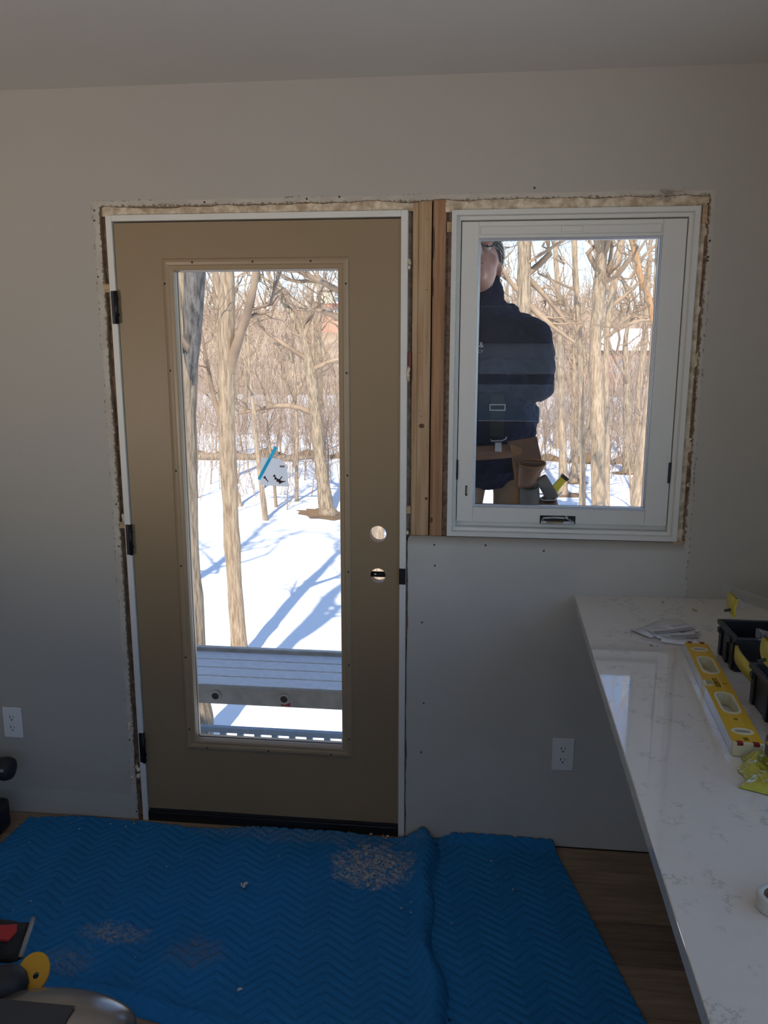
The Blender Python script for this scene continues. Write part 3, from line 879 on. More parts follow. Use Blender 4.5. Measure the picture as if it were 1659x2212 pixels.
def text_mesh(body, size, mat, M4, parent, name):
    cu = bpy.data.curves.new(name, 'FONT'); cu.body = body; cu.size = size; cu.align_x = 'CENTER'; cu.align_y = 'CENTER'
    cu.extrude = .0001
    tmp = bpy.data.objects.new(name, cu); COL.objects.link(tmp)
    bpy.context.view_layer.update()
    me = bpy.data.meshes.new_from_object(tmp.evaluated_get(bpy.context.evaluated_depsgraph_get()))
    bpy.data.objects.remove(tmp); bpy.data.curves.remove(cu)
    me.transform(M4); me.materials.clear(); me.materials.append(mat)
    o = bpy.data.objects.new(name, me); COL.objects.link(o)
    if parent is not None: o.parent = parent
    return o
# lettering runs along the level, tops of the letters towards +side
def onlevel(x, y): return LM() @ Matrix(((0, 1, 0, x), (1, 0, 0, y), (0, 0, -1, HT+.0005), (0, 0, 0, 1))) @ Matrix.Scale(-1, 4, (0, 0, 1))
def onlevel2(x, y):
    return LM() @ Matrix.Translation((x, y, HT+.0005)) @ Matrix.Rotation(math.radians(90), 4, 'Z')
text_mesh('.ITNESS', .0165, INK, onlevel2(0, .262), lev, 'lettering')
text_mesh('G', .012, INK, onlevel2(.017, .268), lev, 'lettering')
text_mesh('IIII', .014, INK, onlevel2(0, .541), lev, 'lettering')
b = MB().tube([(0, .452, HT), (0, .452, HT+.0008)], .004, 14); b.xform(LM()); b.build('rivet', M('brown_rivet', (.25, .12, .03), .4), lev)
adopt(lev)
tag(lev, 'yellow box-beam spirit level with two hand holes lying on the countertop', 'level')

# ------------------------------------------------------------------ organiser bins
def bin_(x0, x1, y0, y1, z0, z1, label):
    root = empty('organiser_bin', ((x0+x1)/2, (y0+y1)/2, z0))
    t = .004
    b = MB()
    b.box(x0, x1, y0, y1, z0, z0+t).box(x0, x0+t, y0, y1, z0+t, z1).box(x1-t, x1, y0, y1, z0+t, z1).box(x0+t, x1-t, y0, y0+t, z0+t, z1).box(x0+t, x1-t, y1-t, y1, z0+t, z1)
    b.build('body', BLACKP, root, bevel=.001)
    b = MB(); b.box(x0-.006, x0, y0-.006, y1+.006, z1-.012, z1).box(x0, x1, y0-.006, y0, z1-.012, z1).box(x0, x1, y1, y1+.006, z1-.012, z1)
    b.build('rim', BLACKP, root, bevel=.0015)
    for k in range(3):
        yy = lerp(y0+.02, y1-.02, k/2)
        MB().box(x0-.005, x0, yy-.009, yy+.009, z0, z1-.012).build('rib', BLACKP, root, bevel=.002)
    MB().box(x0-.010, x0, y1-.028, y1-.012, z1-.028, z1-.014).build('latch_lug', BLACKP, root, bevel=.002)
    MB().box(x0-.012, x0-.002, y0+.02, y0+.055, z1-.022, z1-.008).build('latch_lug', BLACKP, root, bevel=.002)
    return root
def lidded(root, x0, x1, y0, y1, zl, zh):
    a = Vector((x0, y0, zl)); b_ = Vector((x0, y1, zl)); c = Vector((x1, y1, zh)); d_ = Vector((x1, y0, zh))
    up = Vector((0, 0, .003))
    m_ = MB(); m_.add([a, b_, c, d_, a+up, b_+up, c+up, d_+up], [(0, 1, 2, 3), (7, 6, 5, 4), (0, 4, 5, 1), (1, 5, 6, 2), (2, 6, 7, 3), (3, 7, 4, 0)])
    lid = m_.build('clear_lid', CLEAR, root)
    for (ya, yb) in ((y1-.026, y1), (y0, y0+.026)):
        MB().box(x0-.006, x0+.002, ya, yb, zl-.014, zl+.004).build('lid_tab', CLEAR, lid)
    ym = (y0+y1)/2
    m_ = MB(); n = 10
    m_.add([(x0-.004-.004*math.sin(math.pi*i/n)+dx, y, zl-.003-.048*i/n) for dx in (0, .005) for i in range(n+1) for y in (ym-.030*(1-.35*(i/n)**2), ym+.034*(1-.35*(i/n)**2))],
           [(2*i, 2*i+1, 2*i+3, 2*i+2) for i in range(n)] + [(2*i+2*(n+1)+2, 2*i+2*(n+1)+3, 2*i+2*(n+1)+1, 2*i+2*(n+1)) for i in range(n)]
           + [(2*i+1, 2*i+1+2*(n+1), 2*i+3+2*(n+1), 2*i+3) for i in range(n)] + [(2*i, 2*i+2, 2*i+2+2*(n+1), 2*i+2*(n+1)) for i in range(n)])
    m_.build('yellow_latch', YELB, lid, True)
    MB().tube([(x0-.022, ym-.004, zl-.040), (x0-.002, ym-.004, zl-.036)], .0035, 8).build('latch_pin', BLACKP, lid)
YELB = M('dull_yellow_plastic', (.52, .40, .035), .4)
b1 = bin_(1.783, 2.10, -.610, -.474, .9055, .993, '')
lidded(b1, 1.770, 2.09, -.676, -.535, 1.10, 1.000)
adopt(b1)
tag(b1, 'black plastic organiser bin nearest the window with raised clear lid', 'bin', 'black organiser bins on the counter')
b2 = bin_(1.768, 2.10, -.985, -.772, .9055, .993, '')
lidded(b2, 1.742, 2.09, -1.00, -.862, 1.10, 1.01)
m_ = MB(); n = 16
prof = []
for i in range(n+1):
    t = i/n
    prof.append((1.779-.020*math.sin(math.pi*t*.9)+.002*t, -.612-.190*t, .958+.012*math.sin(math.pi*t)))
V = []
for (x, y, z) in prof: V += [(x, y, z-.016), (x, y, z+.016), (x+.008, y, z+.016), (x+.008, y, z-.016)]
F = []
for i in range(n):
    for k in range(4): F.append((4*i+k, 4*i+(k+1) % 4, 4*i+4+(k+1) % 4, 4*i+4+k))
F += [(0, 1, 2, 3), (4*n+3, 4*n+2, 4*n+1, 4*n)]
m_.add(V, F); m_.build('bowed_handle', YELB, b2, True)
adopt(b2)
tag(b2, 'black plastic organiser bin nearer the camera with bowed yellow handle', 'bin', 'black organiser bins on the counter')

# plastic bag with instruction sheets
pb = empty('instruction_bag', (1.70, -.33, .9055))
PAPER = M('white_paper', (.88, .88, .9), .6); PAPERB = M('grey_paper', (.42, .42, .46), .6)
def sheet(x, y, wd, hg, rot, z, curl, mat, nm='paper_sheet'):
    R_ = Matrix.Rotation(rot, 3, 'Z'); V = []; n = 8
    for i in range(n+1):
        for j in (0, 1):
            uu = (i/n-.5); p = R_ @ Vector((uu*wd, (j-.5)*hg, 0))
            V.append((x+p.x, y+p.y, z + curl*(2*uu)**2*(1 if j else .6)))
    V += [(a_, b__, c_+.0006) for a_, b__, c_ in V]
    k = 2*(n+1)
    F = [(2*i, 2*i+1, 2*i+3, 2*i+2) for i in range(n)] + [(k+2*i+2, k+2*i+3, k+2*i+1, k+2*i) for i in range(n)]
    F += [(2*i, 2*i+2, k+2*i+2, k+2*i) for i in range(n)] + [(2*i+3, 2*i+1, k+2*i+1, k+2*i+3) for i in range(n)]
    MB().add(V, F).build(nm, mat, pb, True)
sheet(1.655, -.330, .12, .075, .62, .9062, .003, PAPER)
sheet(1.70, -.325, .14, .06, .35, .9075, .004, PAPER)
sheet(1.705, -.342, .13, .018, .42, .9120, .002, PAPERB)
sheet(1.70, -.365, .12, .05, .22, .9070, .004, PAPER)
sheet(1.725, -.378, .09, .012, .30, .9120, .002, PAPERB)
sheet(1.70, -.41, .09, .05, -.25, .9066, .003, PAPER)
nu, nv = 34, 24
uu, vv = np.meshgrid(np.linspace(0, 1, nu+1), np.linspace(0, 1, nv+1), indexing='ij')
cs = [np.array(c) for c in [(1.568, -.358), (1.745, -.205), (1.772, -.36), (1.69, -.488)]]
P = ((1-uu)*(1-vv))[..., None]*cs[0] + (uu*(1-vv))[..., None]*cs[1] + (uu*vv)[..., None]*cs[2] + ((1-uu)*vv)[..., None]*cs[3]
z = .9065 + .013*np.clip(4*np.sin(np.pi*uu)*np.sin(np.pi*vv), 0, 1) + .0012*np.sin(9*uu+5*vv)*np.sin(7*vv-4*uu)*np.minimum(1, 6*np.minimum(np.minimum(uu, 1-uu), np.minimum(vv, 1-vv)))
i, j = np.meshgrid(np.arange(nu), np.arange(nv), indexing='ij'); a = (i*(nv+1)+j).ravel()
np_mesh('plastic_sleeve', np.concatenate([P, z[..., None]], -1).reshape(-1, 3), np.stack([a, a+nv+1, a+nv+2, a+1], -1), BAGPL, pb)
adopt(pb)
tag(pb, 'clear plastic sleeve of folded white instruction sheets lying by the level', 'bag')

# yellow plastic bag and tape measure at the counter's edge of view
YBAG = M('yellow_film', (.46, .44, .03), .18, spec=.8, coat=.6, bmp=.25, bscale=26)
nu, nv = 40, 40
uu, vv = np.meshgrid(np.linspace(0, 1, nu+1), np.linspace(0, 1, nv+1), indexing='ij')
cs = [np.array(c) for c in [(1.664, -1.052), (1.80, -1.045), (1.79, -1.235), (1.632, -1.165)]]
P = ((1-uu)*(1-vv))[..., None]*cs[0] + (uu*(1-vv))[..., None]*cs[1] + (uu*vv)[..., None]*cs[2] + ((1-uu)*vv)[..., None]*cs[3]
P[..., 0] += .006*np.sin(vv*11); 
edge = np.clip(5*np.minimum(np.minimum(uu, 1-uu), np.minimum(vv, 1-vv)), 0, 1)
z = .9065 + edge*(.020 + .008*np.sin(9*uu+4*vv) + .006*np.abs(np.sin(14*vv+5*uu)) + .004*np.abs(np.sin(23*uu-9*vv)))
i, j = np.meshgrid(np.arange(nu), np.arange(nv), indexing='ij'); a = (i*(nv+1)+j).ravel()
yb = np_mesh('yellow_bag', np.concatenate([P, z[..., None]], -1).reshape(-1, 3), np.stack([a, a+nv+1, a+nv+2, a+1], -1), YBAG)
yb.modifiers.new('solid', 'SOLIDIFY').thickness = .0008
tag(yb, 'crumpled shiny yellow plastic bag beside the end of the level', 'bag')
tm = empty('tape_measure', (1.71, -1.13, .93))
MB().box(1.687, 1.735, -1.172, -1.092, .934, .985).build('case', BLACKP, tm, bevel=.012, seg=4)
lb = MB().box(1.6855, 1.688, -1.155, -1.108, .943, .972).build('side_label', M('gold_print', (.45, .30, .06), .4), tm, bevel=.001)
MB().box(1.6848, 1.6862, -1.151, -1.112, .947, .968).build('label_panel', BLACKP, lb)
MB().box(1.70, 1.737, -1.176, -1.171, .94, .975).build('yellow_panel', YEL, tm, bevel=.002)
adopt(tm)
tag(tm, 'black and yellow tape measure resting on the yellow bag', 'tape measure')

tr_ = empty('tape_roll', (1.60, -1.495, .9055))
n = 40; b = MB()
o1 = [(1.602+.052*math.cos(2*math.pi*k/n), -1.492+.034*math.sin(2*math.pi*k/n)) for k in range(n)]
i1 = [(1.602+.042*math.cos(2*math.pi*k/n), -1.492+.026*math.sin(2*math.pi*k/n)) for k in range(n)]
ringslab(b, o1, i1, .9056, .928); b.build('tape', M('off_white_cloth_tape', (.62, .60, .55), .8, var=.15, scale=60), tr_, bevel=.003)
b = MB(); ringslab(b, i1, [(1.602+.039*math.cos(2*math.pi*k/n), -1.492+.023*math.sin(2*math.pi*k/n)) for k in range(n)], .9056, .926); b.build('core', M('cardboard', (.13, .085, .045), .8), tr_)
adopt(tr_)
tag(tr_, 'squashed roll of off-white tape at the right edge of the counter', 'tape roll')

# ------------------------------------------------------------------ power saw with dust bag, lower left corner
saw = empty('mitre_saw', (.22, -1.25, 0))
GUARD = M('cast_aluminium', (.33, .31, .29), .24, .75, var=.12, scale=5)
FABRIC = M('black_dust_cloth', (.018, .018, .018), .85, var=.4, scale=30, bmp=.5, bscale=90)
REDC = M('red_cloth', (.42, .02, .02), .7)
MB().box(-.02, .46, -1.62, -1.19, 0.0, .06).build('base', BLACKP, saw, bevel=.01)
MB().tube([(.22, -1.42, .06), (.22, -1.42, .075)], .19, 36).build('turntable', GUARD, saw)
MB().tube([(.20, -1.46, .07), (.19, -1.38, .22), (.17, -1.30, .30)], [.05, .045, .04], 12).build('arm', BLACKP, saw, True)
# blade guard: rounded cast housing
b = MB(); n = 26
sec = []
for k in range(n+1):
    t = k/n
    sec.append((lerp(.19, .50, t), .06*math.sin(math.pi*min(1, t*1.02))**.35 if 0 < t < 1 else .001))
V = []; m_ = 18
for (x, rr) in sec:
    for q in range(m_):
        th = 2*math.pi*q/m_
        V.append((x, -1.245 + (rr+.012)*1.05*math.cos(th)*.95, .350 + (rr)*math.sin(th)*.95))
F = []
for k in range(n):
    for q in range(m_): F.append((k*m_+q, k*m_+(q+1) % m_, (k+1)*m_+(q+1) % m_, (k+1)*m_+q))
F += [tuple(range(m_-1, -1, -1)), tuple(n*m_+q for q in range(m_))]
b.add(V, F); gd = b.build('blade_guard', GUARD, saw, True)
b = MB()
for i in range(9):
    th = math.radians(25 + i*7)
    for x in (.225, .375): b.v.append((x + (.012 if x > .3 else 0)*(i/8), -1.245 - (.0735)*math.cos(th), .3505 + .0585*math.sin(th)))
b.f = [(2*i, 2*i+1, 2*i+3, 2*i+2) for i in range(8)]
lbo = b.build('warning_label', M('dark_grey_label', (.05, .05, .053), .6), gd, True)
b = MB()
for i in range(6):
    th = math.radians(-10 + i*6)
    for x in (.215, .31): b.v.append((x, -1.245 - (.0738)*math.cos(th), .3505 + .059*math.sin(th)))
b.f = [(2*i, 2*i+1, 2*i+3, 2*i+2) for i in range(5)]
b.build('white_label', M('white_label', (.55, .55, .54), .5), gd, True)
# black motor/handle tube, orange-yellow lever with a hole
MB().capsule((.0, -1.27, .38), (.205, -1.19, .378), .046, .040, 20).build('motor', BLACKR, saw, True)
b = MB(); n = 28
ang = math.radians(-28)
ringslab(b, [(.033*math.cos(2*math.pi*k/n), .041*math.sin(2*math.pi*k/n)) for k in range(n)], [(.008+.0055*math.cos(2*math.pi*k/n), -.004+.006*math.sin(2*math.pi*k/n)) for k in range(n)], -.006, .006)
b.xform(Matrix.Translation((.236, -1.150, .375)) @ Matrix.Rotation(math.radians(35), 4, 'X') @ Matrix.Rotation(math.radians(15), 4, 'Y'))
lv = b.build('yellow_lever', M('orange_yellow_plastic', (.66, .32, .008), .3), saw, bevel=.002)
MB().ellipsoid((.244, -1.154, .371), .005, .006, .004).build('lever_bolt', BLACKM, lv, True)
# dust bag
b = MB()
sec = [((-.06, -1.06, .40), .075, .05), ((.0, -1.04, .40), .085, .055), ((.06, -1.015, .395), .082, .05), ((.115, -1.0, .39), .080, .030), ((.150, -.995, .39), .082, .010), ((.158, -.993, .39), .082, .004)]
V = []; m_ = 20
for (c, ry, rz) in sec:
    for q in range(m_):
        th = 2*math.pi*q/m_; wob = 1+.06*math.sin(5*th+c[0]*60)
        V.append((c[0]+.015*math.sin(th)-.26*ry*math.cos(th)+.008, c[1]+ry*.72*math.cos(th)*wob-.075, c[2]+rz*math.sin(th)*wob-.01))
F = []
for k in range(len(sec)-1):
    for q in range(m_): F.append((k*m_+q, k*m_+(q+1) % m_, (k+1)*m_+(q+1) % m_, (k+1)*m_+q))
F += [tuple(range(m_-1, -1, -1)), tuple((len(sec)-1)*m_+q for q in range(m_))]
b.add(V, F); db = b.build('dust_bag', FABRIC, saw, True)
b = MB(); b.add([(.06, -1.125, .434), (.06, -1.07, .438), (.118, -1.072, .420), (.146, -1.052, .409), (.158, -1.074, .409), (.158, -1.104, .412)], [(0, 1, 2, 3, 4, 5)])
b.f = [(5, 4, 3, 2, 1, 0)]
rp = b.build('red_panel', REDC, db)
sm = rp.modifiers.new('solid', 'SOLIDIFY'); sm.thickness = .006
MB().tube([(.190, -1.118, .382), (.178, -1.07, .392), (.166, -1.03, .392), (.152, -1.0, .382)], .006, 8).build('bag_closure', M('grey_clip', (.25, .25, .26), .4), db, True)
adopt(saw)
tag(saw, 'mitre saw with silver guard, yellow lever and black dust bag', 'saw')

# ------------------------------------------------------------------ fill lamp added out of view behind the camera to brighten the room
wl = empty('fill_lamp', (-1.25, -3.3, 0))
WLP = Vector((-1.25, -3.3, 1.05)); WLA = Vector((.35, 0, 2.95)); wd = (WLA-WLP).normalized()
for k in range(3):
    th = 2*math.pi*k/3
    MB().tube([(-1.25, -3.3, .55), (-1.25+.38*math.cos(th), -3.3+.38*math.sin(th), .012)], .011, 8).build('leg', BLACKM, wl, True)
MB().tube([(-1.25, -3.3, .5), (-1.25, -3.3, 1.0)], .014, 10).build('pole', BLACKM, wl, True)
b = MB(); b.box(-.13, .13, -.10, .10, 0, .05)
b.xform(Matrix.Translation(WLP - wd*.06) @ wd.to_track_quat('Z', 'Y').to_matrix().to_4x4()); b.build('lamp_head', YEL, wl, bevel=.006)
b = MB(); b.box(-.115, .115, -.085, .085, .051, .054)
b.xform(Matrix.Translation(WLP - wd*.06) @ wd.to_track_quat('Z', 'Y').to_matrix().to_4x4()); b.build('lens', M('frosted_lens', (.85, .83, .78), .4), wl)
adopt(wl)
tag(wl, 'yellow tripod fill lamp added behind the camera to brighten the door wall', 'work light')
ld = bpy.data.lights.new('fill_lamp_beam', 'SPOT')  # warm fill from the added lamp onto upper wall and ceiling
ld.energy = 80; ld.color = (1.0, .84, .69); ld.spot_size = math.radians(76); ld.spot_blend = 1.0; ld.shadow_soft_size = .09
lo_ = bpy.data.objects.new('fill_lamp_beam', ld); COL.objects.link(lo_)
lo_.location = WLP + wd*.10; lo_.rotation_euler = wd.to_track_quat('-Z', 'Y').to_euler()

# ------------------------------------------------------------------ cordless drill by the left wall
dr = empty('cordless_drill', (-.56, -.12, 0))
MB().capsule((-.66, -.13, .245), (-.475, -.12, .24), .036, .038, 20).build('motor_housing', BLACKP, dr, True)
MB().tube([(-.470, -.12, .24), (-.452, -.12, .24), (-.436, -.12, .24), (-.430, -.12, .24)], [.040, .041, .036, .020], 20).build('chuck', BLACKR, dr, True)
MB().tube([(-.60, -.13, .23), (-.585, -.13, .16), (-.575, -.13, .10)], [.026, .022, .026], 14).build('grip', BLACKP, dr, True)
MB().box(-.66, -.470, -.175, -.085, .0, .115).build('battery', BLACKP, dr, bevel=.02)
MB().box(-.515, -.4695, -.176, -.172, .075, .082).build('battery_stripe', CHROME, dr)
MB().box(-.463, -.440, -.1625, -.158, .250, .259).build('grey_stripe', M('light_grey_print', (.35, .35, .35), .5), dr)
MB().tube([(-.520, -.12, .24), (-.505, -.12, .24)], .0405, 20).build('yellow_collar', YELB, dr, True)
adopt(dr)
tag(dr, 'black cordless drill standing by the wall at the left edge', 'drill')

# ================================================================== OUTDOORS
GZ = -2.62
def terrain_z(x, y):
    x = np.asarray(x, float); y = np.asarray(y, float)
    z = GZ + .05*np.sin(.7*x+.3*y)*np.sin(.4*y-.2*x) + .03*np.sin(1.7*x-.6*y)
    z = z - .5*np.clip((y-28)/10, 0, 1)**2*(3-2*np.clip((y-28)/10, 0, 1))
    z = z - .8*np.clip((y-40)/12, 0, 1)
    t = np.clip((y-98)/70, 0, 1)
    hill = t*t*(3-2*t)*(15.0 + 1.6*np.sin(x*.05) - .055*(x+30)*(x > -30))
    return z + np.maximum(hill, 0)
def grid_terrain(name, x0, x1, y0, y1, nx, ny, mat, label, zf=terrain_z):
    gx, gy = np.meshgrid(np.linspace(x0, x1, nx+1), np.linspace(y0, y1, ny+1), indexing='ij')
    V = np.stack([gx, gy, zf(gx, gy)], -1).reshape(-1, 3)
    i, j = np.meshgrid(np.arange(nx), np.arange(ny), indexing='ij'); a = (i*(ny+1)+j).ravel()
    o = np_mesh(name, V, np.stack([a, a+ny+1, a+ny+2, a+1], -1), mat)
    return tag(o, label, 'ground', kind='structure')
grid_terrain('snow_ground', -40, 40, .1, 98, 160, 190, SNOW, 'snow covered ground under the bare trees')
grid_terrain('hillside', -160, 160, 98, 240, 60, 50, HILL, 'brown brushy hillside beyond the frozen flat')
grid_terrain('snow_flat', -160, -40, .1, 98, 20, 30, SNOW, 'snowy flat far to the left')
grid_terrain('snow_flat', 40, 160, .1, 98, 20, 30, SNOW, 'snowy flat far to the right')
grid_terrain('front_yard', -60, 60, -70, RY0-.15, 20, 20, SNOW, 'snowy yard on the street side of the house', lambda x, y: -.35 + .02*np.sin(x)*np.sin(y))
grid_terrain('side_yard', 2.32, 60, RY0-.15, .1, 20, 12, SNOW, 'snowy side yard right of the house', lambda x, y: -.35 - 2.27*np.clip((y+5.35)/5.45, 0, 1)**2)

# ---- street side: a neighbour's garage and evergreens (seen only as reflections)
ng = empty('neighbour_garage', (3, -24, -.35))
MB().box(-1.5, 8.5, -28, -22, -.4, 1.9).build('wall', M('white_siding', (.72, .72, .72), .7), ng)
MB().add([(-2, -21.6, 1.85), (9, -21.6, 1.85), (9, -25, 3.2), (-2, -25, 3.2), (-2, -28.4, 1.85), (9, -28.4, 1.85)], [(0, 1, 2, 3), (3, 2, 5, 4), (0, 3, 4), (1, 5, 2)]).build('roof', ROOF, ng)
MB().box(.5, 4.0, -22.0, -21.95, -.35, 1.4).build('garage_door', WHITEV, ng)
adopt(ng)
tag(ng, 'white garage across the yard behind the camera', 'garage')
EVER = M('evergreen_needles', (.035, .06, .03), .9, var=.5, scale=3, bmp=.8, bscale=4)
for k, (x, y, h) in enumerate(((-3.5, -33, 9), (.5, -35, 10), (4, -34, 11), (7.5, -33, 9), (11, -36, 11))):
    t_ = empty('evergreen_tree', (x, y, -.35))
    b = MB()
    for q in range(7):
        z0 = -.35 + h*(.1+.125*q); rr = h*.26*(1-q/7.5)
        b.tube([(x, y, z0), (x, y, z0+h*.22)], [rr, .02], 14)
    b.build('foliage', EVER, t_); MB().tube([(x, y, -.4), (x, y, h*.3)], .16, 8).build('trunk', M('evergreen_trunk', (.12, .08, .05), .9) if k == 0 else bpy.data.materials['evergreen_trunk'], t_)
    adopt(t_)
    tag(t_, 'dark evergreen tree behind the garage, number %d from the left' % (k+1) if False else 'dark evergreen tree in the row behind the white garage', 'tree', 'evergreens behind the garage')

# ---- tubes in bulk
def batch_tubes(P, R, S):
    N_, K = P.shape[:2]
    d = P[:, -1] - P[:, 0]; d /= np.linalg.norm(d, axis=1, keepdims=True) + 1e-9
    ref = np.where(np.abs(d[:, 2:3]) < .8, np.array([[0, 0, 1.]]), np.array([[1., 0, 0]]))
    a = np.cross(d, ref); a /= np.linalg.norm(a, axis=1, keepdims=True)
    b = np.cross(a, d)
    th = 2*np.pi*np.arange(S)/S
    off = a[:, None, :]*np.cos(th)[None, :, None] + b[:, None, :]*np.sin(th)[None, :, None]
    V = P[:, :, None, :] + R[:, :, None, None]*off[:, None, :, :]
    i, k, s_ = np.meshgrid(np.arange(N_), np.arange(K-1), np.arange(S), indexing='ij')
    base = i*K*S + k*S
    Q = np.stack([base+s_, base+S+s_, base+S+(s_+1) % S, base+(s_+1) % S], -1).reshape(-1, 4)
    return V.reshape(-1, 3), Q
def join(lst):
    V, Q, o = [], [], 0
    for v, q in lst:
        V.append(v); Q.append(q+o); o += len(v)
    return np.concatenate(V), np.concatenate(Q)
def resample(P, R, K):
    P = np.asarray(P, float); R = np.asarray(R, float)
    s = np.concatenate([[0], np.cumsum(np.linalg.norm(np.diff(P, axis=0), axis=1))]); s /= s[-1]
    t = np.linspace(0, 1, K)
    # smooth interpolation
    Pi = np.stack([np.interp(t, s, P[:, k]) for k in range(3)], -1)
    for _ in range(2): Pi[1:-1] = .25*Pi[:-2] + .5*Pi[1:-1] + .25*Pi[2:]
    return Pi, np.interp(t, s, R)
def children(P, R, m, lo, hi, l0, l1, spread, up, K, rng, rs=.55, rmin=.004):
    N_, K0 = P.shape[:2]
    t = rng.uniform(lo, hi, (N_, m))*(K0-1)
    i0 = np.clip(np.floor(t).astype(int), 0, K0-2); fr = (t-i0)[..., None]
    idx = np.arange(N_)[:, None]
    st = P[idx, i0]*(1-fr) + P[idx, i0+1]*fr
    tan = P[idx, i0+1] - P[idx, i0]; tan /= np.linalg.norm(tan, axis=-1, keepdims=True)+1e-9
    rad = R[idx, i0]*(1-fr[..., 0]) + R[idx, i0+1]*fr[..., 0]
    plen = np.linalg.norm(P[:, -1]-P[:, 0], axis=1)[:, None]
    L = plen*rng.uniform(l0, l1, (N_, m))
    rnd = rng.normal(0, 1, (N_, m, 3)); rnd -= (rnd*tan).sum(-1, keepdims=True)*tan
    rnd /= np.linalg.norm(rnd, axis=-1, keepdims=True)+1e-9
    d = tan + rnd*rng.uniform(spread*.6, spread*1.4, (N_, m, 1)); d[..., 2] += up
    d /= np.linalg.norm(d, axis=-1, keepdims=True)
    tt = np.linspace(0, 1, K)
    C_ = st[:, :, None, :] + d[:, :, None, :]*(L[:, :, None]*tt)[..., None]
    wob = np.cumsum(rng.normal(0, .06, (N_, m, K, 3)), axis=2); wob[:, :, 0] = 0
    C_ = C_ + wob*L[..., None, None]
    C_[..., 2] += up*.35*(tt**2)*L[..., None]
    r0 = np.maximum(rad*rs, rmin)
    Rr = r0[..., None]*(1-.72*tt)
    return C_.reshape(-1, K, 3), Rr.reshape(-1, K)

def make_tree(kind, label, y, trunk, limbs, mat, seed, top=6.0, nl=9, twmul=1.0, lo=.45, group=None, limbmats=None, ytilt=0.0):
    rng = np.random.default_rng(seed)
    tr = [(x, y, z, r_) for x, z, r_ in trunk]
    x0, z0, r0 = trunk[0]
    gz = float(terrain_z(x0, y)) - .08
    if z0 > gz + .02:
        dz = z0-gz; sl = (trunk[0][0]-trunk[1][0])/max(.2, trunk[1][1]-trunk[0][1])
        tr = [(x0+sl*dz*.8, y, gz, r0*1.25), (x0+sl*dz*.4, y, gz+dz*.35, r0*1.08)] + tr
    else:
        tr = [(x0, y, min(z0, gz)-.05, r0*1.2)] + tr
    xl, zl, rl = trunk[-1]
    xs = xl - trunk[-2][0]; zs = zl - trunk[-2][1]
    if top > 0:
        n = 5
        for k in range(1, n+1):
            q = k/n
            tr.append((xl + xs/max(zs, .2)*top*q*.6 + rng.normal(0, .06)*top*q, y + rng.normal(0, .05)*top*q, zl + top*q, max(.012, rl*(1-.85*q))))
    tr = np.array(tr)
    tp, trr = resample(tr[:, :3], tr[:, 3], 44)
    trr = trr*(1+.05*rng.normal(0, 1, 44))
    V, Q = batch_tubes(tp[None], trr[None], 14)
    root = empty(kind, (float(tp[0, 0]), float(y), gz))
    # bark furrows
    o = np_mesh('trunk', V + rng.normal(0, 1, V.shape)*np.repeat(trr, 14)[:, None]*.03, Q, mat, root)
    L0 = []; parts = []
    mats = limbmats or {}
    for li, l in enumerate(limbs):
        q = np.array([(x, y + .045*k*(1 if li % 2 else -1), z, r_) for k, (x, z, r_) in enumerate(l)])
        p_, r_ = resample(q[:, :3], q[:, 3], 9)
        if li in mats:
            v_, qq = batch_tubes(resample(q[:, :3], q[:, 3], 24)[0][None], resample(q[:, :3], q[:, 3], 24)[1][None], 12)
            np_mesh('limb', v_, qq, mats[li], root)['label'] = 'limb of a clearly different colour'
        else:
            parts.append(batch_tubes(p_[None], r_[None], 8))
        L0.append((p_, r_))
    # random main limbs from the upper trunk
    if nl:
        P0, R0 = children(tp[None], trr[None], nl, lo, .97, .16, .36, .75, .30, 9, rng, .5, .012)
        parts.append(batch_tubes(P0, R0, 6))
        if L0:
            P0 = np.concatenate([P0, np.stack([a for a, _ in L0])]); R0 = np.concatenate([R0, np.stack([b_ for _, b_ in L0])])
    else:
        P0 = np.stack([a for a, _ in L0]) if L0 else tp[None, ::5][:, :9]; R0 = np.stack([b_ for _, b_ in L0]) if L0 else trr[None, ::5][:, :9]
    P1, R1 = children(P0, R0, max(2, int(6*twmul)), .2, 1, .25, .55, .8, .12, 6, rng, .5, .006)
    parts.append(batch_tubes(P1, R1, 4))
    P2, R2 = children(P1, R1, max(2, int(6*twmul)), .15, 1, .3, .6, .8, .08, 5, rng, .55, .004)
    parts.append(batch_tubes(P2, R2, 3))
    V, Q = join(parts)
    np_mesh('branches', V, Q, TWIG, root)
    adopt(root)
    return tag(root, label, 'tree', group)

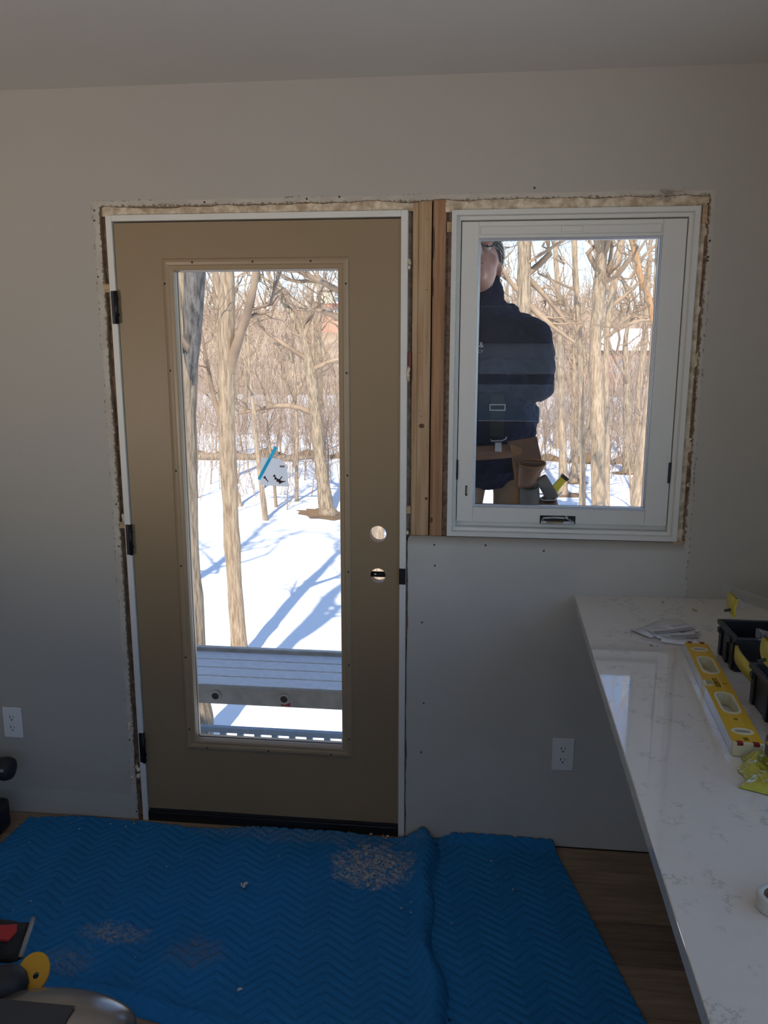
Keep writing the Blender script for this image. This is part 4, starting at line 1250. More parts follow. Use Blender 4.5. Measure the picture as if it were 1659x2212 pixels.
TREES = {
 'A':(5.3,[(-1.76,-2.98,.193),(-1.76,-2.49,.161),(-1.76,-1.43,.132),(-1.77,-.42,.12),(-1.77,.55,.122),(-1.75,1.24,.129),(-1.69,1.92,.145),(-1.65,2.52,.147)],[[(-1.70,1.05,.01),(-1.655,1.35,.05),(-1.60,1.72,.085),(-1.555,2.08,.10),(-1.50,2.44,.10),(-1.46,2.69,.09),(-1.40,3.4,.07)]]),
 'B':(7.9,[(-2.05,-2.84,.15),(-2.06,-2.43,.123),(-2.08,-1.95,.109),(-2.11,-1.09,.108),(-2.12,-.13,.112),(-2.13,.49,.111),(-2.11,1.1,.116),(-2.1,1.7,.102),(-2.06,2.28,.098),(-2.03,2.8,.094)],[[(-2.09,1.3,.08),(-1.99,1.6,.07),(-1.88,1.88,.06),(-1.76,2.05,.056),(-1.68,2.28,.05),(-1.61,2.57,.046),(-1.56,2.9,.042)],[(-2.12,1.02,.085),(-2.17,1.12,.07),(-2.22,1.22,.03)],[(-2.13,.62,.043),(-2.24,.86,.037),(-2.28,1.16,.03),(-2.31,1.52,.024),(-2.38,2.0,.018)]]),
 'C':(18.3,[(-2.72,-2.62,.234),(-2.81,-1.75,.171),(-2.9,-1.01,.158),(-2.99,-.04,.157),(-3.04,.67,.144),(-3.13,1.38,.125),(-3.27,1.96,.101),(-3.45,2.42,.083),(-3.74,2.82,.071),(-4.03,3.23,.053)],[[(-2.96,-.04,.084),(-3.25,.16,.072),(-3.74,.3,.066),(-4.23,.18,.055),(-4.98,.03,.037)],[(-3.08,1.14,.072),(-2.74,1.31,.059),(-2.2,1.47,.041)],[(-3.13,1.38,.071),(-3.46,1.61,.06),(-3.94,1.9,.042),(-4.42,2.31,.03)],[(-3.27,1.96,.071),(-3.11,2.42,.059),(-2.84,2.99,.047),(-2.71,3.55,.035)]]),
 'E':(14,[(2.17,-2.03,.172),(2.1,-.11,.145),(2.06,1.63,.133),(2.04,2.61,.136),(2.03,3.39,.135),(1.99,4.07,.133)],[[(2.16,2.52,.072),(2.44,2.25,.054),(2.77,1.99,.041),(3.04,1.81,.027)],[(2.1,3.04,.063),(2.47,2.69,.05),(2.84,2.25,.041)],[(2.05,2.69,.063),(1.75,2.96,.045),(1.51,3.4,.036)]]),
 'F':(21.9,[(3.83,-2.63,.153),(3.77,-1.37,.11),(3.7,-.27,.103),(3.62,.81,.102),(3.57,1.74,.087),(3.48,2.92,.08),(3.32,4.2,.066)],[]),
 'G':(16,[(3.67,-2.44,.096),(3.62,-1.79,.079),(3.58,-.84,.073),(3.51,.2,.067),(3.45,1.22,.061),(3.35,2.22,.061),(3.26,3.01,.06),(3.17,3.97,.06)],[[(3.38,1.93,.046),(3.2,2.32,.041),(2.93,2.81,.03),(2.61,3.3,.025)]]),
 'H':(14.5,[(3.84,-2.3,.176),(3.75,-1.51,.14),(3.69,-.63,.139),(3.65,.04,.143),(3.61,.7,.132),(3.56,1.26,.122),(3.5,1.72,.117),(3.52,2.18,.116),(3.53,2.72,.115),(3.55,3.25,.115),(3.56,3.69,.109),(3.57,4.21,.091)],[[(3.56,3.42,.082),(3.45,3.78,.077),(3.33,4.12,.068)],[(3.52,2.18,.065),(3.64,2.72,.055),(3.73,3.25,.046),(3.77,3.77,.036)]]),
 'H2':(18,[(4.5,-2.39,.082),(4.45,-1.1,.069),(4.41,-.4,.063),(4.34,.62,.057),(4.28,1.4,.056),(4.27,2.28,.084),(4.34,2.93,.089),(4.41,3.57,.083),(4.51,4.3,.077)],[[(4.35,2.71,.056),(4.64,2.93,.044),(5.05,3.35,.033)],[(4.29,1.95,.05),(4.68,2.39,.039),(5.2,2.71,.028)]]),
 'I':(26.5,[(6.56,-2.63,.229),(6.5,-1.58,.178),(6.4,-.29,.145),(6.34,.5,.128),(6.25,1.29,.103),(6.18,1.91,.079)],[[(6.25,1.29,.056),(6.65,1.76,.04),(6.91,2.53,.031)]]),
 'J':(11,[(3.8,-1.95,.164),(3.85,-.84,.107),(3.89,-.14,.095),(3.92,.39,.09),(3.95,.98,.086),(3.96,1.5,.078),(3.95,2.07,.073),(3.95,2.64,.065),(3.92,3.33,.061)],[[(3.93,2.07,.048),(3.81,2.48,.047),(3.71,2.65,.051),(3.62,2.85,.051),(3.55,3.1,.047),(3.48,3.27,.043),(3.4,3.48,.04)],[(3.96,2.14,.033),(3.69,2.14,.029),(3.41,2.0,.022),(3.2,1.86,.015)]]),
 'L':(24.6,[(4.45,-2.63,.185),(4.47,-2.0,.115),(4.47,-1.39,.092),(4.42,-.78,.068)],[]),
 'N':(12,[(-.61,-2.36,.147),(-.65,-.36,.127),(-.68,1.31,.124),(-.7,2.9,.113)],[[(-.68,2.11,.073),(-.98,2.51,.065),(-1.26,2.71,.057),(-1.51,2.78,.053),(-1.75,2.92,.049),(-1.96,2.99,.037),(-2.17,3.11,.029)],[(-.68,1.63,.07),(-.98,1.99,.057),(-1.24,2.19,.053),(-1.51,2.34,.049),(-1.8,2.4,.037),(-2.06,2.37,.025)],[(-1.63,2.85,.037),(-1.88,2.86,.033),(-2.09,2.82,.029),(-2.38,3.03,.02)],[(-.68,.9,.058),(-.98,1.39,.045),(-1.27,1.49,.037),(-1.57,1.42,.025)]]),
 'T':(7.6,[(-4.55,-2.7,.17),(-4.5,-1.5,.14),(-4.45,0.0,.13),(-4.4,1.5,.12),(-4.3,3.0,.10)],[]),
 'O':(17,[(-4.04,-2.64,.076),(-4.12,-1.8,.064),(-4.21,-.87,.058),(-4.26,.05,.051),(-4.33,.95,.04),(-4.37,1.83,.034)],[]),
 'P':(19,[(-5.28,-2.69,.071),(-5.44,-1.91,.058),(-5.49,-1.14,.051),(-5.55,0.4,.04)],[]),
 'Q':(20,[(-3.91,-2.65,.06),(-3.9,-1.64,.053),(-3.86,-.58,.046),(-3.89,.33,.039)],[]),
}
TL = {
 'A': ('thick furrowed tree half hidden by the left edge of the door glass', BARKD, 6, 12, .62),
 'B': ('forked pale tree with a knob, in the middle left of the door glass', BARK, 6, 13, .55),
 'C': ('leaning tree with leaf litter at its foot, right side of the door glass', BARKD, 4, 10, .4),
 'E': ('straight tree trunk rising behind the worker shoulder', BARKD, 4, 8, .5),
 'F': ('slim tree just right of the worker tool pouch', BARK, 5, 10, .45),
 'G': ('thin pale trunk left of the thickest tree in the window', BARK, 4, 9, .45),
 'H': ('thickest tree trunk in the middle of the window glass', BARK, 4, 9, .5),
 'H2': ('crooked stem close behind the thickest tree in the window', BARK, 4, 9, .5),
 'I': ('dark stout tree standing further back right in the window', BARKD, 3, 9, .35),
 'J': ('leaning tree at the right of the window with split orange limb', BARK, 3, 7, .55),
 'L': ('broken stump-like tree behind the slim trunks in the window', BARKD, .8, 3, .5),
 'N': ('tree hidden behind the door stile reaching branches into the glass', BARK, 4, 5, .6),
 'T': ('tree hidden by the wall left of the door, shading the snow', BARK, 5, 13, .4),
 'O': ('thin bent sapling in front of the thicket in the door glass', BARK, 3, 8, .4),
 'P': ('slender sapling left of the taped bag in the door glass', BARK, 3, 7, .4),
 'Q': ('slender straight sapling right of the taped bag in the door glass', BARK, 3, 7, .4),
}
for i, (k, (y, tr, li)) in enumerate(TREES.items()):
    label, m_, top, nl, lo = TL[k]
    lm = {0: ORANGEW} if k == 'J' else ({0: BARKSH} if k == 'A' else None)  # dark limb on the left tree stands in for shade on its trunk
    make_tree('bare_tree', label, y, tr, li, m_, 100+i, top, nl, 1.0, lo, 'bare trees behind the house', lm)

# background trees, each on its own spot beyond the near ones
spots = [(-7.2, 24, .13), (-9.5, 31, .16), (-6.0, 35, .14), (-4.6, 27, .10), (-11.5, 38, .15), (-8.0, 43, .16), (-3.2, 30, .11), (1.2, 27, .14), (2.6, 33, .15), (7.6, 31, .16),
         (9.2, 37, .16), (5.2, 38, .17), (8.6, 24, .12), (10.5, 29, .14), (3.6, 46, .2), (7.2, 48, .2), (-13.5, 48, .2), (-10.2, 55, .2), (11.8, 44, .2), (5.0, 29.5, .09), (6.0, 33, .12), (2.9, 25.5, .08)]
ORD = ['leftmost', 'second', 'third', 'fourth', 'fifth', 'sixth', 'seventh', 'eighth', 'ninth', 'tenth', 'eleventh', 'twelfth', 'rightmost']
def order_label(i):
    x, y, _ = spots[i]; same = sorted([q for q in spots if (q[0] < 0) == (x < 0)], key=lambda q: (q[0]-1.14)/(q[1]+2.55))
    k = same.index(spots[i]); w_ = 'rightmost' if k == len(same)-1 else ORD[k]
    return '%s%s of the slim background trees in the %s glass' % (w_, '' if w_ in ('leftmost', 'rightmost') else ' from the left', 'door' if x < 0 else 'window')
for i, (x, y, r_) in enumerate(spots):
    g = float(terrain_z(x, y)); le = random.uniform(-.06, .06)
    h = random.uniform(5, 8)
    tr = [(x + le*h*q + random.uniform(-.05, .05), g + h*q, r_*(1-.45*q)) for q in (0, .2, .4, .6, .8, 1)]
    where = ('door' if x < 0 else 'window')
    make_tree('bare_tree', order_label(i), y, tr, [], BARK if i % 2 else BARKD, 300+i, 3, 11, .9, .3, 'background trees beyond the %s glass' % where)

# saplings: a few meshes, many individuals
protos = []
for v in range(5):
    rng = np.random.default_rng(500+v)
    K = 12
    h = rng.uniform(2.2, 4.6)
    t = np.linspace(0, 1, K)
    p_ = np.stack([np.cumsum(rng.normal(0, .05, K))*t*h*.35, np.cumsum(rng.normal(0, .05, K))*t*h*.35, t*h], -1)
    r_ = .030*(1-.8*t)*h/3
    parts = [batch_tubes(p_[None], r_[None], 6)]
    P0, R0 = children(p_[None], r_[None], 14, .15, 1, .2, .45, .7, .25, 6, rng, .5, .006); parts.append(batch_tubes(P0, R0, 4))
    P1, R1 = children(P0, R0, 5, .15, 1, .3, .6, .8, .1, 4, rng, .55, .004); parts.append(batch_tubes(P1, R1, 3))
    V, Q = join(parts)
    protos.append((V, Q))
meshes = []
for v, (V, Q) in enumerate(protos):
    o = np_mesh('sapling', V, Q, TWIG)
    meshes.append(o.data); bpy.data.objects.remove(o)
cnt = 0
for k in range(400):
    if cnt >= 110: break
    if k % 5 < 3: x, y = random.uniform(-9.5, -2.2), random.uniform(17.5, 40)
    else: x, y = random.uniform(2.2, 11), random.uniform(20, 42)
    side_ = 'door' if x < 0 else 'window'
    if side_ == 'door' and not (-.42*(y+2.5)+1.2 < x < -.03*(y+2.5)): continue
    if side_ == 'window' and not (-.02*(y+2.5)+1.1 < x < .30*(y+2.5)+1.1): continue
    o = bpy.data.objects.new('sapling', random.choice(meshes)); COL.objects.link(o)
    o.location = (x, y, float(terrain_z(x, y)) - .03); o.rotation_euler = (random.uniform(-.12, .12), random.uniform(-.12, .12), random.uniform(0, 6.28))
    s_ = random.uniform(.55, 1.15); o.scale = (s_, s_, s_)
    tag(o, 'thin twiggy sapling growing out of the snow seen through the %s' % side_, 'sapling', 'saplings seen through the %s glass' % side_)
    cnt += 1

# thickets nobody could count
def thicket(name, label, n, xr, yr, h0, h1, r0, m1, mat, seed, cond=None, spread=.8):
    rng = np.random.default_rng(seed)
    x = rng.uniform(*xr, n); y = rng.uniform(*yr, n)
    if cond is not None:
        k = cond(x, y); x, y = x[k], y[k]; n = len(x)
    h = rng.uniform(h0, h1, n); K = 5; t = np.linspace(0, 1, K)
    lean = rng.normal(0, .22, (n, 2))
    P = np.zeros((n, K, 3))
    P[..., 0] = x[:, None] + lean[:, :1]*h[:, None]*t + np.cumsum(rng.normal(0, .03, (n, K)), 1)*h[:, None]
    P[..., 1] = y[:, None] + lean[:, 1:]*h[:, None]*t
    P[..., 2] = terrain_z(x, y)[:, None] - .05 + h[:, None]*t
    R = (r0*rng.uniform(.6, 1.5, n))[:, None]*(1-.75*t)
    parts = [batch_tubes(P, R, 3)]
    P1, R1 = children(P, R, m1, .15, 1, .25, .55, spread, .15, 4, rng, .6, r0*.25); parts.append(batch_tubes(P1, R1, 3))
    V, Q = join(parts)
    o = np_mesh(name, V, Q, mat)
    return tag(o, label, 'brush', kind='stuff')
inview = lambda x, y: (x > -.45*(y+2.5)+1.1) & (x < .34*(y+2.5)+1.1) & ~((x > -.02*(y+2.5)+.8) & (x < -.02*(y+2.5)+1.2))
thicket('thicket', 'tangle of leafless brush on the snowy flat', 2100, (-30, 22), (19, 46), .8, 3.4, .011, 9, TWIGB, 21, lambda x, y: inview(x, y) & ((x < -2) | (y > 24)))
thicket('thicket', 'band of leafless brush along the frozen bank', 2200, (-45, 30), (46, 62), 1.5, 5.0, .020, 8, TWIGB, 22, inview)
thicket('hill_brush', 'brown leafless brush covering the far hillside', 4200, (-95, 70), (92, 176), 2.5, 7.0, .085, 8, HBRUSH, 23, lambda x, y: inview(x, y) & ~((y > 104) & (y < 156) & (x < 1.14-.135*(y+2.55)) & (x > 1.14-.198*(y+2.55))))

# low bank with a fallen log, leaf litter rings
b = MB()
for x0 in np.arange(-24, 16, 1.6):
    b.tube([(x0, 29.5+.3*math.sin(x0), GZ-.1), (x0+.8, 29.6+.25*math.sin(x0+.8), GZ+.1+.08*math.sin(3*x0)), (x0+1.7, 29.5+.3*math.sin(x0+1.7), GZ-.1)], [.16, .24, .15], 8)
bank = b.build('earth_bank', LEAF, None, True)
tag(bank, 'low brown bank of bare earth running across the snow', 'bank', kind='structure')
b = MB().tube([(-12.5, 28.6, GZ+.12), (-9, 28.3, GZ+.16), (-6.2, 28.4, GZ+.10), (-4.8, 28.2, GZ+.2)], [.16, .15, .12, .05], 10)
tag(b.build('fallen_log', BARKD, None, True), 'fallen log lying on the snow in front of the brown bank', 'log')
for i, (k, rr) in enumerate((('C', .85), ('F', .75), ('H', .5), ('I', .6), ('L', .5))):
    y, tr, _ = TREES[k]; x = tr[0][0]
    n = 26; V = [(x, y, float(terrain_z(x, y))+.05)]
    for q in range(n):
        th = 2*math.pi*q/n; q_ = rr*random.uniform(.75, 1.15)
        px, py = x+q_*math.cos(th), y+q_*.8*math.sin(th)
        V.append((px, py, float(terrain_z(px, py))+.012))
    m_ = MB().add(V, [(0, 1+q, 1+(q+1) % n) for q in range(n)])
    lab = {'C': 'ring of brown leaf litter under the leaning tree in the door glass', 'F': 'ring of brown leaf litter under the slim tree by the tool pouch', 'H': 'ring of brown leaf litter under the thickest tree in the window', 'I': 'ring of brown leaf litter under the stout far tree in the window', 'L': 'ring of brown leaf litter under the stump-like tree in the window'}[k]
    tag(m_.build('leaf_litter', LEAF, None, True), lab, 'leaf litter', 'leaf litter rings', kind='stuff')
tag(MB().tube([(-4.62, 13.2, GZ-.1), (-4.6, 13.2, GZ+.62)], .008, 6).build('marker_stake', M('pink_stake', (.62, .33, .30), .7), None, True), 'thin pinkish stake standing in the snow left of the forked tree', 'stake')

# ------------------------------------------------------------------ far buildings
BCREAM = M('cream_panel', (.80, .72, .52), .7); BBRICK = M('pink_brick', (.62, .34, .24), .8, var=.15, scale=3); BWHT = M('white_trim', (.85, .85, .85), .6)
BGLS = M('dark_office_glass', (.16, .22, .30), .15, spec=.8); BRED = M('red_sign_band', (.55, .08, .09), .6)
bd = empty('office_building', (-16, 147, 5))
y_ = 140.0
BX0 = -26.1
MB().box(BX0, -5, y_, y_+12, 3.0, 11.5).build('wall', BBRICK, bd)
MB().box(BX0-.1, -5, y_-.15, y_, 9.45, 11.5).build('cream_panel', BCREAM, bd)
MB().box(BX0-.3, -4.8, y_-.4, y_+12.2, 11.5, 11.8).build('roof', M('grey_parapet', (.45, .44, .43), .7), bd)
for x0 in (BX0+2.7, BX0+7.7, BX0+12.7):
    for z0, z1 in ((6.9, 9.0), (9.75, 11.3)):
        wo = MB().box(x0, x0+3.1, y_-.3, y_-.1, z0, z1).build('window', BGLS, bd)
        for k in range(4): MB().box(x0+k*1.03-.07, x0+k*1.03+.07, y_-.4, y_-.28, z0, z1).build('mullion', BWHT, wo)
        MB().box(x0, x0+3.1, y_-.4, y_-.28, (z0+z1)/2-.07, (z0+z1)/2+.07).build('mullion', BWHT, wo)
    MB().box(x0-.3, x0+3.4, y_-.9, y_-.1, 9.05, 9.4).build('red_awning', BRED, bd)
    MB().box(x0-.3, x0+3.4, y_-.4, y_-.1, 9.42, 9.72).build('sill_band', BWHT, bd)
wo = MB().box(BX0+.7, BX0+2.0, y_-.3, y_-.05, 7.6, 8.6).build('window', BGLS, bd)
MB().box(BX0+.7, BX0+2.0, y_-.4, y_-.28, 8.05, 8.15).build('mullion', BWHT, wo)
adopt(bd)
tag(bd, 'far office building of cream and pink brick with red awnings on the hill', 'building')
ho = empty('far_house', (22, 112, 0))
hz = float(terrain_z(23, 112))
MB().box(17.5, 28.5, 108, 118, hz-2.5, hz+4.2).build('wall', M('red_brown_siding', (.38, .20, .15), .8), ho)
MB().add([(16.8, 107.4, hz+4.1), (29.2, 107.4, hz+4.1), (29.2, 113, hz+7.0), (16.8, 113, hz+7.0), (16.8, 118.6, hz+4.1), (29.2, 118.6, hz+4.1)], [(0, 1, 2, 3), (3, 2, 5, 4), (0, 3, 4), (1, 5, 2)]).build('snowy_roof', SNOW, ho)
for x0 in (19, 22, 25): MB().box(x0, x0+1.3, 107.85, 108.0, hz+1.2, hz+2.8).build('window', BGLS, ho)
adopt(ho)
tag(ho, 'far red brown house with snowy roof behind the window trees', 'house')

# ------------------------------------------------------------------ aluminium scaffold plank
ALU = M('weathered_aluminium', (.55, .53, .49), .42, .55, var=.25, scale=14, bmp=.1, bscale=40)
ALUT = M('plank_decking', (.74, .74, .75), .5, .3, var=.12, scale=30)
PF, PB, PZ = .60, 1.015, .262
pk = empty('scaffold_plank', (.6, .8, PZ-.1))
MB().box(-1.3, 2.6, PF, PF+.028, PZ-.082, PZ-.0005).build('side_rail', ALU, pk, bevel=.003)
MB().box(-1.3, 2.6, PB-.028, PB, PZ-.082, PZ+.022).build('side_rail', ALU, pk, bevel=.003)
wds = (PB-.03-(PF+.0)-.0)/4
for k in range(4):
    y0 = PF + .0 + k*(PB-.034-PF)/4
    MB().box(-1.3, 2.6, y0+.006, y0+(PB-.034-PF)/4-.006, PZ-.001, PZ+.006).build('deck_slat', ALUT, pk, bevel=.001)
for k in range(13):
    x = -1.136 + k*.30
    rg = MB().tube([(x, PF+.02, PZ-.043), (x, PB-.02, PZ-.043)], .014, 12).build('rung', ALU, pk, True)
    b = MB(); n = 22
    ringslab(b, [(.0235*math.cos(2*math.pi*q/n), .0235*math.sin(2*math.pi*q/n)) for q in range(n)], [(.0155*math.cos(2*math.pi*q/n), .0155*math.sin(2*math.pi*q/n)) for q in range(n)], 0, .009)
    b.xform(Matrix.Translation((x, PF+.001, PZ-.043)) @ Matrix.Rotation(math.radians(90), 4, 'X'))
    b.build('rung_collar', ALU, rg)
    MB().tube([(x, PF-.001, PZ-.043), (x, PF+.004, PZ-.043)], .0154, 18).build('rung_socket', M('socket_dark', (.05, .045, .045), .7) if k == 0 else bpy.data.materials['socket_dark'], rg)
MB().add([(.352, PF-.0012, PZ-.053), (.372, PF-.0012, PZ-.066), (.392, PF-.0012, PZ-.060), (.388, PF-.0012, PZ-.078), (.349, PF-.0012, PZ-.076)], [(0, 4, 3, 2, 1)]).build('red_paint_mark', M('red_paint', (.30, .04, .05), .6), pk)
adopt(pk)
tag(pk, 'aluminium scaffold plank with slatted deck and rung ends outside the door', 'scaffold plank')
for x in (-1.1, 2.4):
    tag(MB().box(x-.05, x+.05, .72, .82, GZ-.1, PZ-.083).build('scaffold_post', ALU, None, bevel=.004), 'aluminium post holding up the %s end of the scaffold plank' % ('left' if x < 0 else 'right'), 'post', 'scaffold posts')

# ------------------------------------------------------------------ lower guard rail
gr = empty('guard_rail', (0, 2.3, GZ))
RAILM = M('grey_painted_rail', (.30, .33, .36), .6, var=.15, scale=20)
MB().box(-3.0, 2.6, 2.30, 2.34, -.832, -.795).build('top_rail', RAILM, gr, bevel=.004)
MB().box(-3.0, 2.6, 2.30, 2.34, -1.72, -1.66).build('bottom_rail', RAILM, gr, bevel=.003)
for k in range(47):
    x = -2.95 + k*.1175
    MB().box(x-.019, x+.019, 2.303, 2.337, -1.66, -.8325).build('baluster', RAILM, gr)
for x in (-3.0, -1.15, .75, 2.6):
    MB().box(x-.045, x+.045, 2.275, 2.365, GZ-.1, -.833).build('post', RAILM, gr)
adopt(gr)
tag(gr, 'low grey guard rail with balusters at the bottom of the door glass', 'railing')

# ------------------------------------------------------------------ worker outside the window
def remeshed(mb, name, mat, parent, vox=.010, smooth=4):
    o = mb.build(name, mat, parent, True)
    rm = o.modifiers.new('remesh', 'REMESH'); rm.mode = 'VOXEL'; rm.voxel_size = vox; rm.use_smooth_shade = True
    sm = o.modifiers.new('smooth', 'SMOOTH'); sm.iterations = smooth; sm.factor = .5
    return o
man = empty('person', (1.14, .78, PZ+.006))
SKIN = M('skin', (.55, .29, .22), .5, var=.1, scale=18)
NAVY = M('navy_fleece', (.009, .015, .045), .95, var=.45, scale=9, bmp=.9, bscale=11, spec=.15)
KHAKI = M('khaki_canvas', (.36, .26, .18), .9, var=.15, scale=12, bmp=.4, bscale=14)
LEATH = M('brown_leather', (.24, .115, .06), .5, var=.3, scale=16, bmp=.2, bscale=60)
LEATHT = M('tan_leather', (.36, .17, .06), .55, var=.25, scale=16)
SUEDE = M('grey_suede', (.17, .15, .135), .8, var=.2, scale=20)
KNIT = M('dark_knit', (.03, .032, .034), .9, var=.4, scale=60)
KNITS = M('grey_knit_stripe', (.22, .22, .20), .9)
STRAP = M('black_webbing', (.012, .014, .016), .8)
CX = 1.140
# --- body (one continuous surface): head looking up, neck, limbs, hands
bd_ = MB()
HC = Vector((CX, .470, 1.972))                      # skull centre
HR = Matrix.Rotation(math.radians(-30), 3, 'X')     # tipped back
def hp(x, y, z): return HC + HR @ Vector((x, y, z))
bd_.ellipsoid(hp(0, .015, .035), .079, .100, .098, 24, 16, HR)
bd_.ellipsoid(hp(0, -.030, -.045), .066, .072, .080, 24, 16, HR)
bd_.ellipsoid(hp(0, -.078, -.100), .030, .026, .024, 16, 10, HR)      # chin
for s_ in (-1, 1):
    bd_.ellipsoid(hp(s_*.044, -.058, -.030), .027, .026, .030, 14, 10, HR)   # cheeks
    bd_.ellipsoid(hp(s_*.079, .020, -.010), .010, .020, .034, 12, 8, HR)     # ears
bd_.capsule(hp(0, -.097, .012), hp(0, -.122, -.026), .009, .015, 12)          # nose
bd_.ellipsoid(hp(0, -.094, -.062), .028, .014, .008, 14, 8, HR)
bd_.ellipsoid(hp(0, -.092, -.074), .024, .014, .008, 14, 8, HR)
bd_.ellipsoid(hp(0, -.086, .034), .060, .016, .014, 16, 8, HR)
bd_.capsule((CX, .500, 1.74), hp(0, .02, -.05), .066, .060, 18)
bd_.capsule((CX, .530, 1.50), (CX, .530, 1.70), .10, .09, 18)
bd_.capsule((CX, .545, 1.24), (CX, .525, 1.50), .10, .11, 18)
SH = {1: ((CX+.185, .500, 1.715), (CX+.212, .470, 1.585), (CX-.010, .292, 1.590)), -1: ((CX-.185, .500, 1.715), (CX-.235, .440, 1.545), (CX-.33, .300, 1.76))}
for s_, (sh, el, wr) in SH.items():
    bd_.capsule(sh, el, .052, .043, 14); bd_.capsule(el, wr, .041, .028, 14)
    d_ = (Vector(wr)-Vector(el)).normalized()
    hc = Vector(wr) + d_*.055
    upv = Vector((0, 0, 1)); sd_ = d_.cross(upv).normalized()
    bd_.capsule(Vector(wr), hc, .026, .030, 12); bd_.capsule(hc+upv*.018, hc-upv*.022, .024, .023, 12)
    for q, (oz, l) in enumerate(((.030, .070), (.010, .078), (-.010, .072), (-.029, .058))):
        k0 = hc + d_*.028 + upv*oz; k1 = k0 + d_*l*.5 + sd_*.010*s_; k2 = k1 + d_*l*.32 + sd_*.022*s_
        bd_.capsule(k0, k1, .0095, .0088, 8); bd_.capsule(k1, k2, .0088, .0075, 8)
    k0 = hc + upv*.030 - d_*.015; k1 = k0 + upv*.028 + d_*.022; k2 = k1 + d_*.030 + upv*.004
    bd_.capsule(k0, k1, .012, .0105, 8); bd_.capsule(k1, k2, .0105, .009, 8)
for s_ in (-1, 1):
    bd_.capsule((CX+.068+s_*.095, .545, 1.20), (CX+.03+s_*.118, .56, .74), .062, .050, 16)
    bd_.capsule((CX+.03+s_*.118, .565, .74), (CX+s_*.125, .72, .36), .055, .040, 16)
    bd_.capsule((CX+s_*.125, .75, .315), (CX+s_*.145, .66, .298), .040, .030, 12)
body = remeshed(bd_, 'body', SKIN, man, .0065, 3)
for s_ in (-1, 1):
    e_ = MB().ellipsoid(hp(s_*.031, -.083, .008), .012, .010, .009, 14, 10, HR).build('eye', M('eye_white', (.6, .58, .55), .3) if s_ < 0 else bpy.data.materials['eye_white'], body, True)
    MB().ellipsoid(hp(s_*.031, -.0915, .009), .005, .003, .005, 10, 6, HR).build('iris', INK, e_, True)
b = MB(); b.ellipsoid(hp(0, -.101, -.068), .021, .006, .0035, 12, 6, HR); b.build('mouth', M('lips', (.34, .13, .11), .5), body, True)
# --- trousers and boots
b = MB()
b.capsule((CX-.02, .545, 1.275), (CX+.10, .545, 1.275), .105, .105, 18)
for s_ in (-1, 1):
    b.capsule((CX+.068+s_*.098, .545, 1.21), (CX+.03+s_*.122, .56, .74), .088, .078, 16)
    b.capsule((CX+.03+s_*.122, .565, .74), (CX+s_*.127, .72, .385), .078, .072, 16)
remeshed(b, 'trousers', KHAKI, man, .012, 5)
for s_ in (-1, 1):
    b = MB()
    b.capsule((CX+s_*.127, .745, .345), (CX+s_*.127, .735, .43), .056, .060, 14); b.capsule((CX+s_*.127, .760, .318), (CX+s_*.150, .615, .310), .048, .040, 14)
    b.box(CX+s_*.138-.047, CX+s_*.138+.047, .590, .805, PZ+.006, PZ+.034)
    remeshed(b, 'boot', LEATH, man, .008, 2)
# --- jacket
b = MB()
b.capsule((CX-.085, .525, 1.30), (CX+.085, .525, 1.30), .142, .142, 20)
b.capsule((CX-.095, .520, 1.42), (CX+.095, .520, 1.42), .148, .148, 20)
b.capsule((CX-.105, .510, 1.56), (CX+.105, .510, 1.56), .146, .146, 20)
b.capsule((CX-.125, .505, 1.66), (CX+.125, .505, 1.66), .128, .128, 20)
b.capsule((CX-.155, .510, 1.715), (CX+.155, .510, 1.715), .095, .095, 18)
b.capsule((CX-.06, .52, 1.79), (CX+.06, .52, 1.79), .072, .072, 16)
b.capsule((CX, .510, 1.79), (CX+.004, .495, 1.885), .092, .086, 20)                 # stand-up collar
b.capsule((CX+.02, .555, 1.78), (CX+.11, .565, 1.80), .060, .050, 14)
b.box(CX-.17, CX+.185, .40, .65, 1.225, 1.31)
for s_, (sh, el, wr) in SH.items():
    b.capsule(sh, el, .086, .080, 18); b.capsule(el, Vector(wr)+(Vector(el)-Vector(wr)).normalized()*.03, .080, .050, 18)
for (p_, r_) in [((CX+.20, .44, 1.56), .085), ((CX+.13, .385, 1.575), .068), ((CX+.215, .50, 1.66), .080), ((CX+.07, .35, 1.585), .062), ((CX+.19, .53, 1.45), .055), ((CX+.175, .52, 1.37), .055)]:
    b.ellipsoid(p_, r_, r_, r_*.9, 14, 10)
jk = remeshed(b, 'jacket', NAVY, man, .009, 5)
tx = bpy.data.textures.new('cloth_folds', 'CLOUDS'); tx.noise_scale = .09; tx.noise_depth = 3
dm = jk.modifiers.new('folds', 'DISPLACE'); dm.texture = tx; dm.strength = .045; dm.mid_level = .5; dm.texture_coords = 'LOCAL'
WHTHR = M('white_thread', (.7, .7, .72), .8)
logo = text_mesh('&', .026, WHTHR, Matrix.Translation((CX+.018, .362, 1.690)) @ Matrix.Rotation(math.radians(90), 4, 'X'), man, 'chest_logo')
text_mesh('CY', .014, WHTHR, Matrix.Translation((CX+.016, .362, 1.668)) @ Matrix.Rotation(math.radians(90), 4, 'X'), man, 'chest_logo')
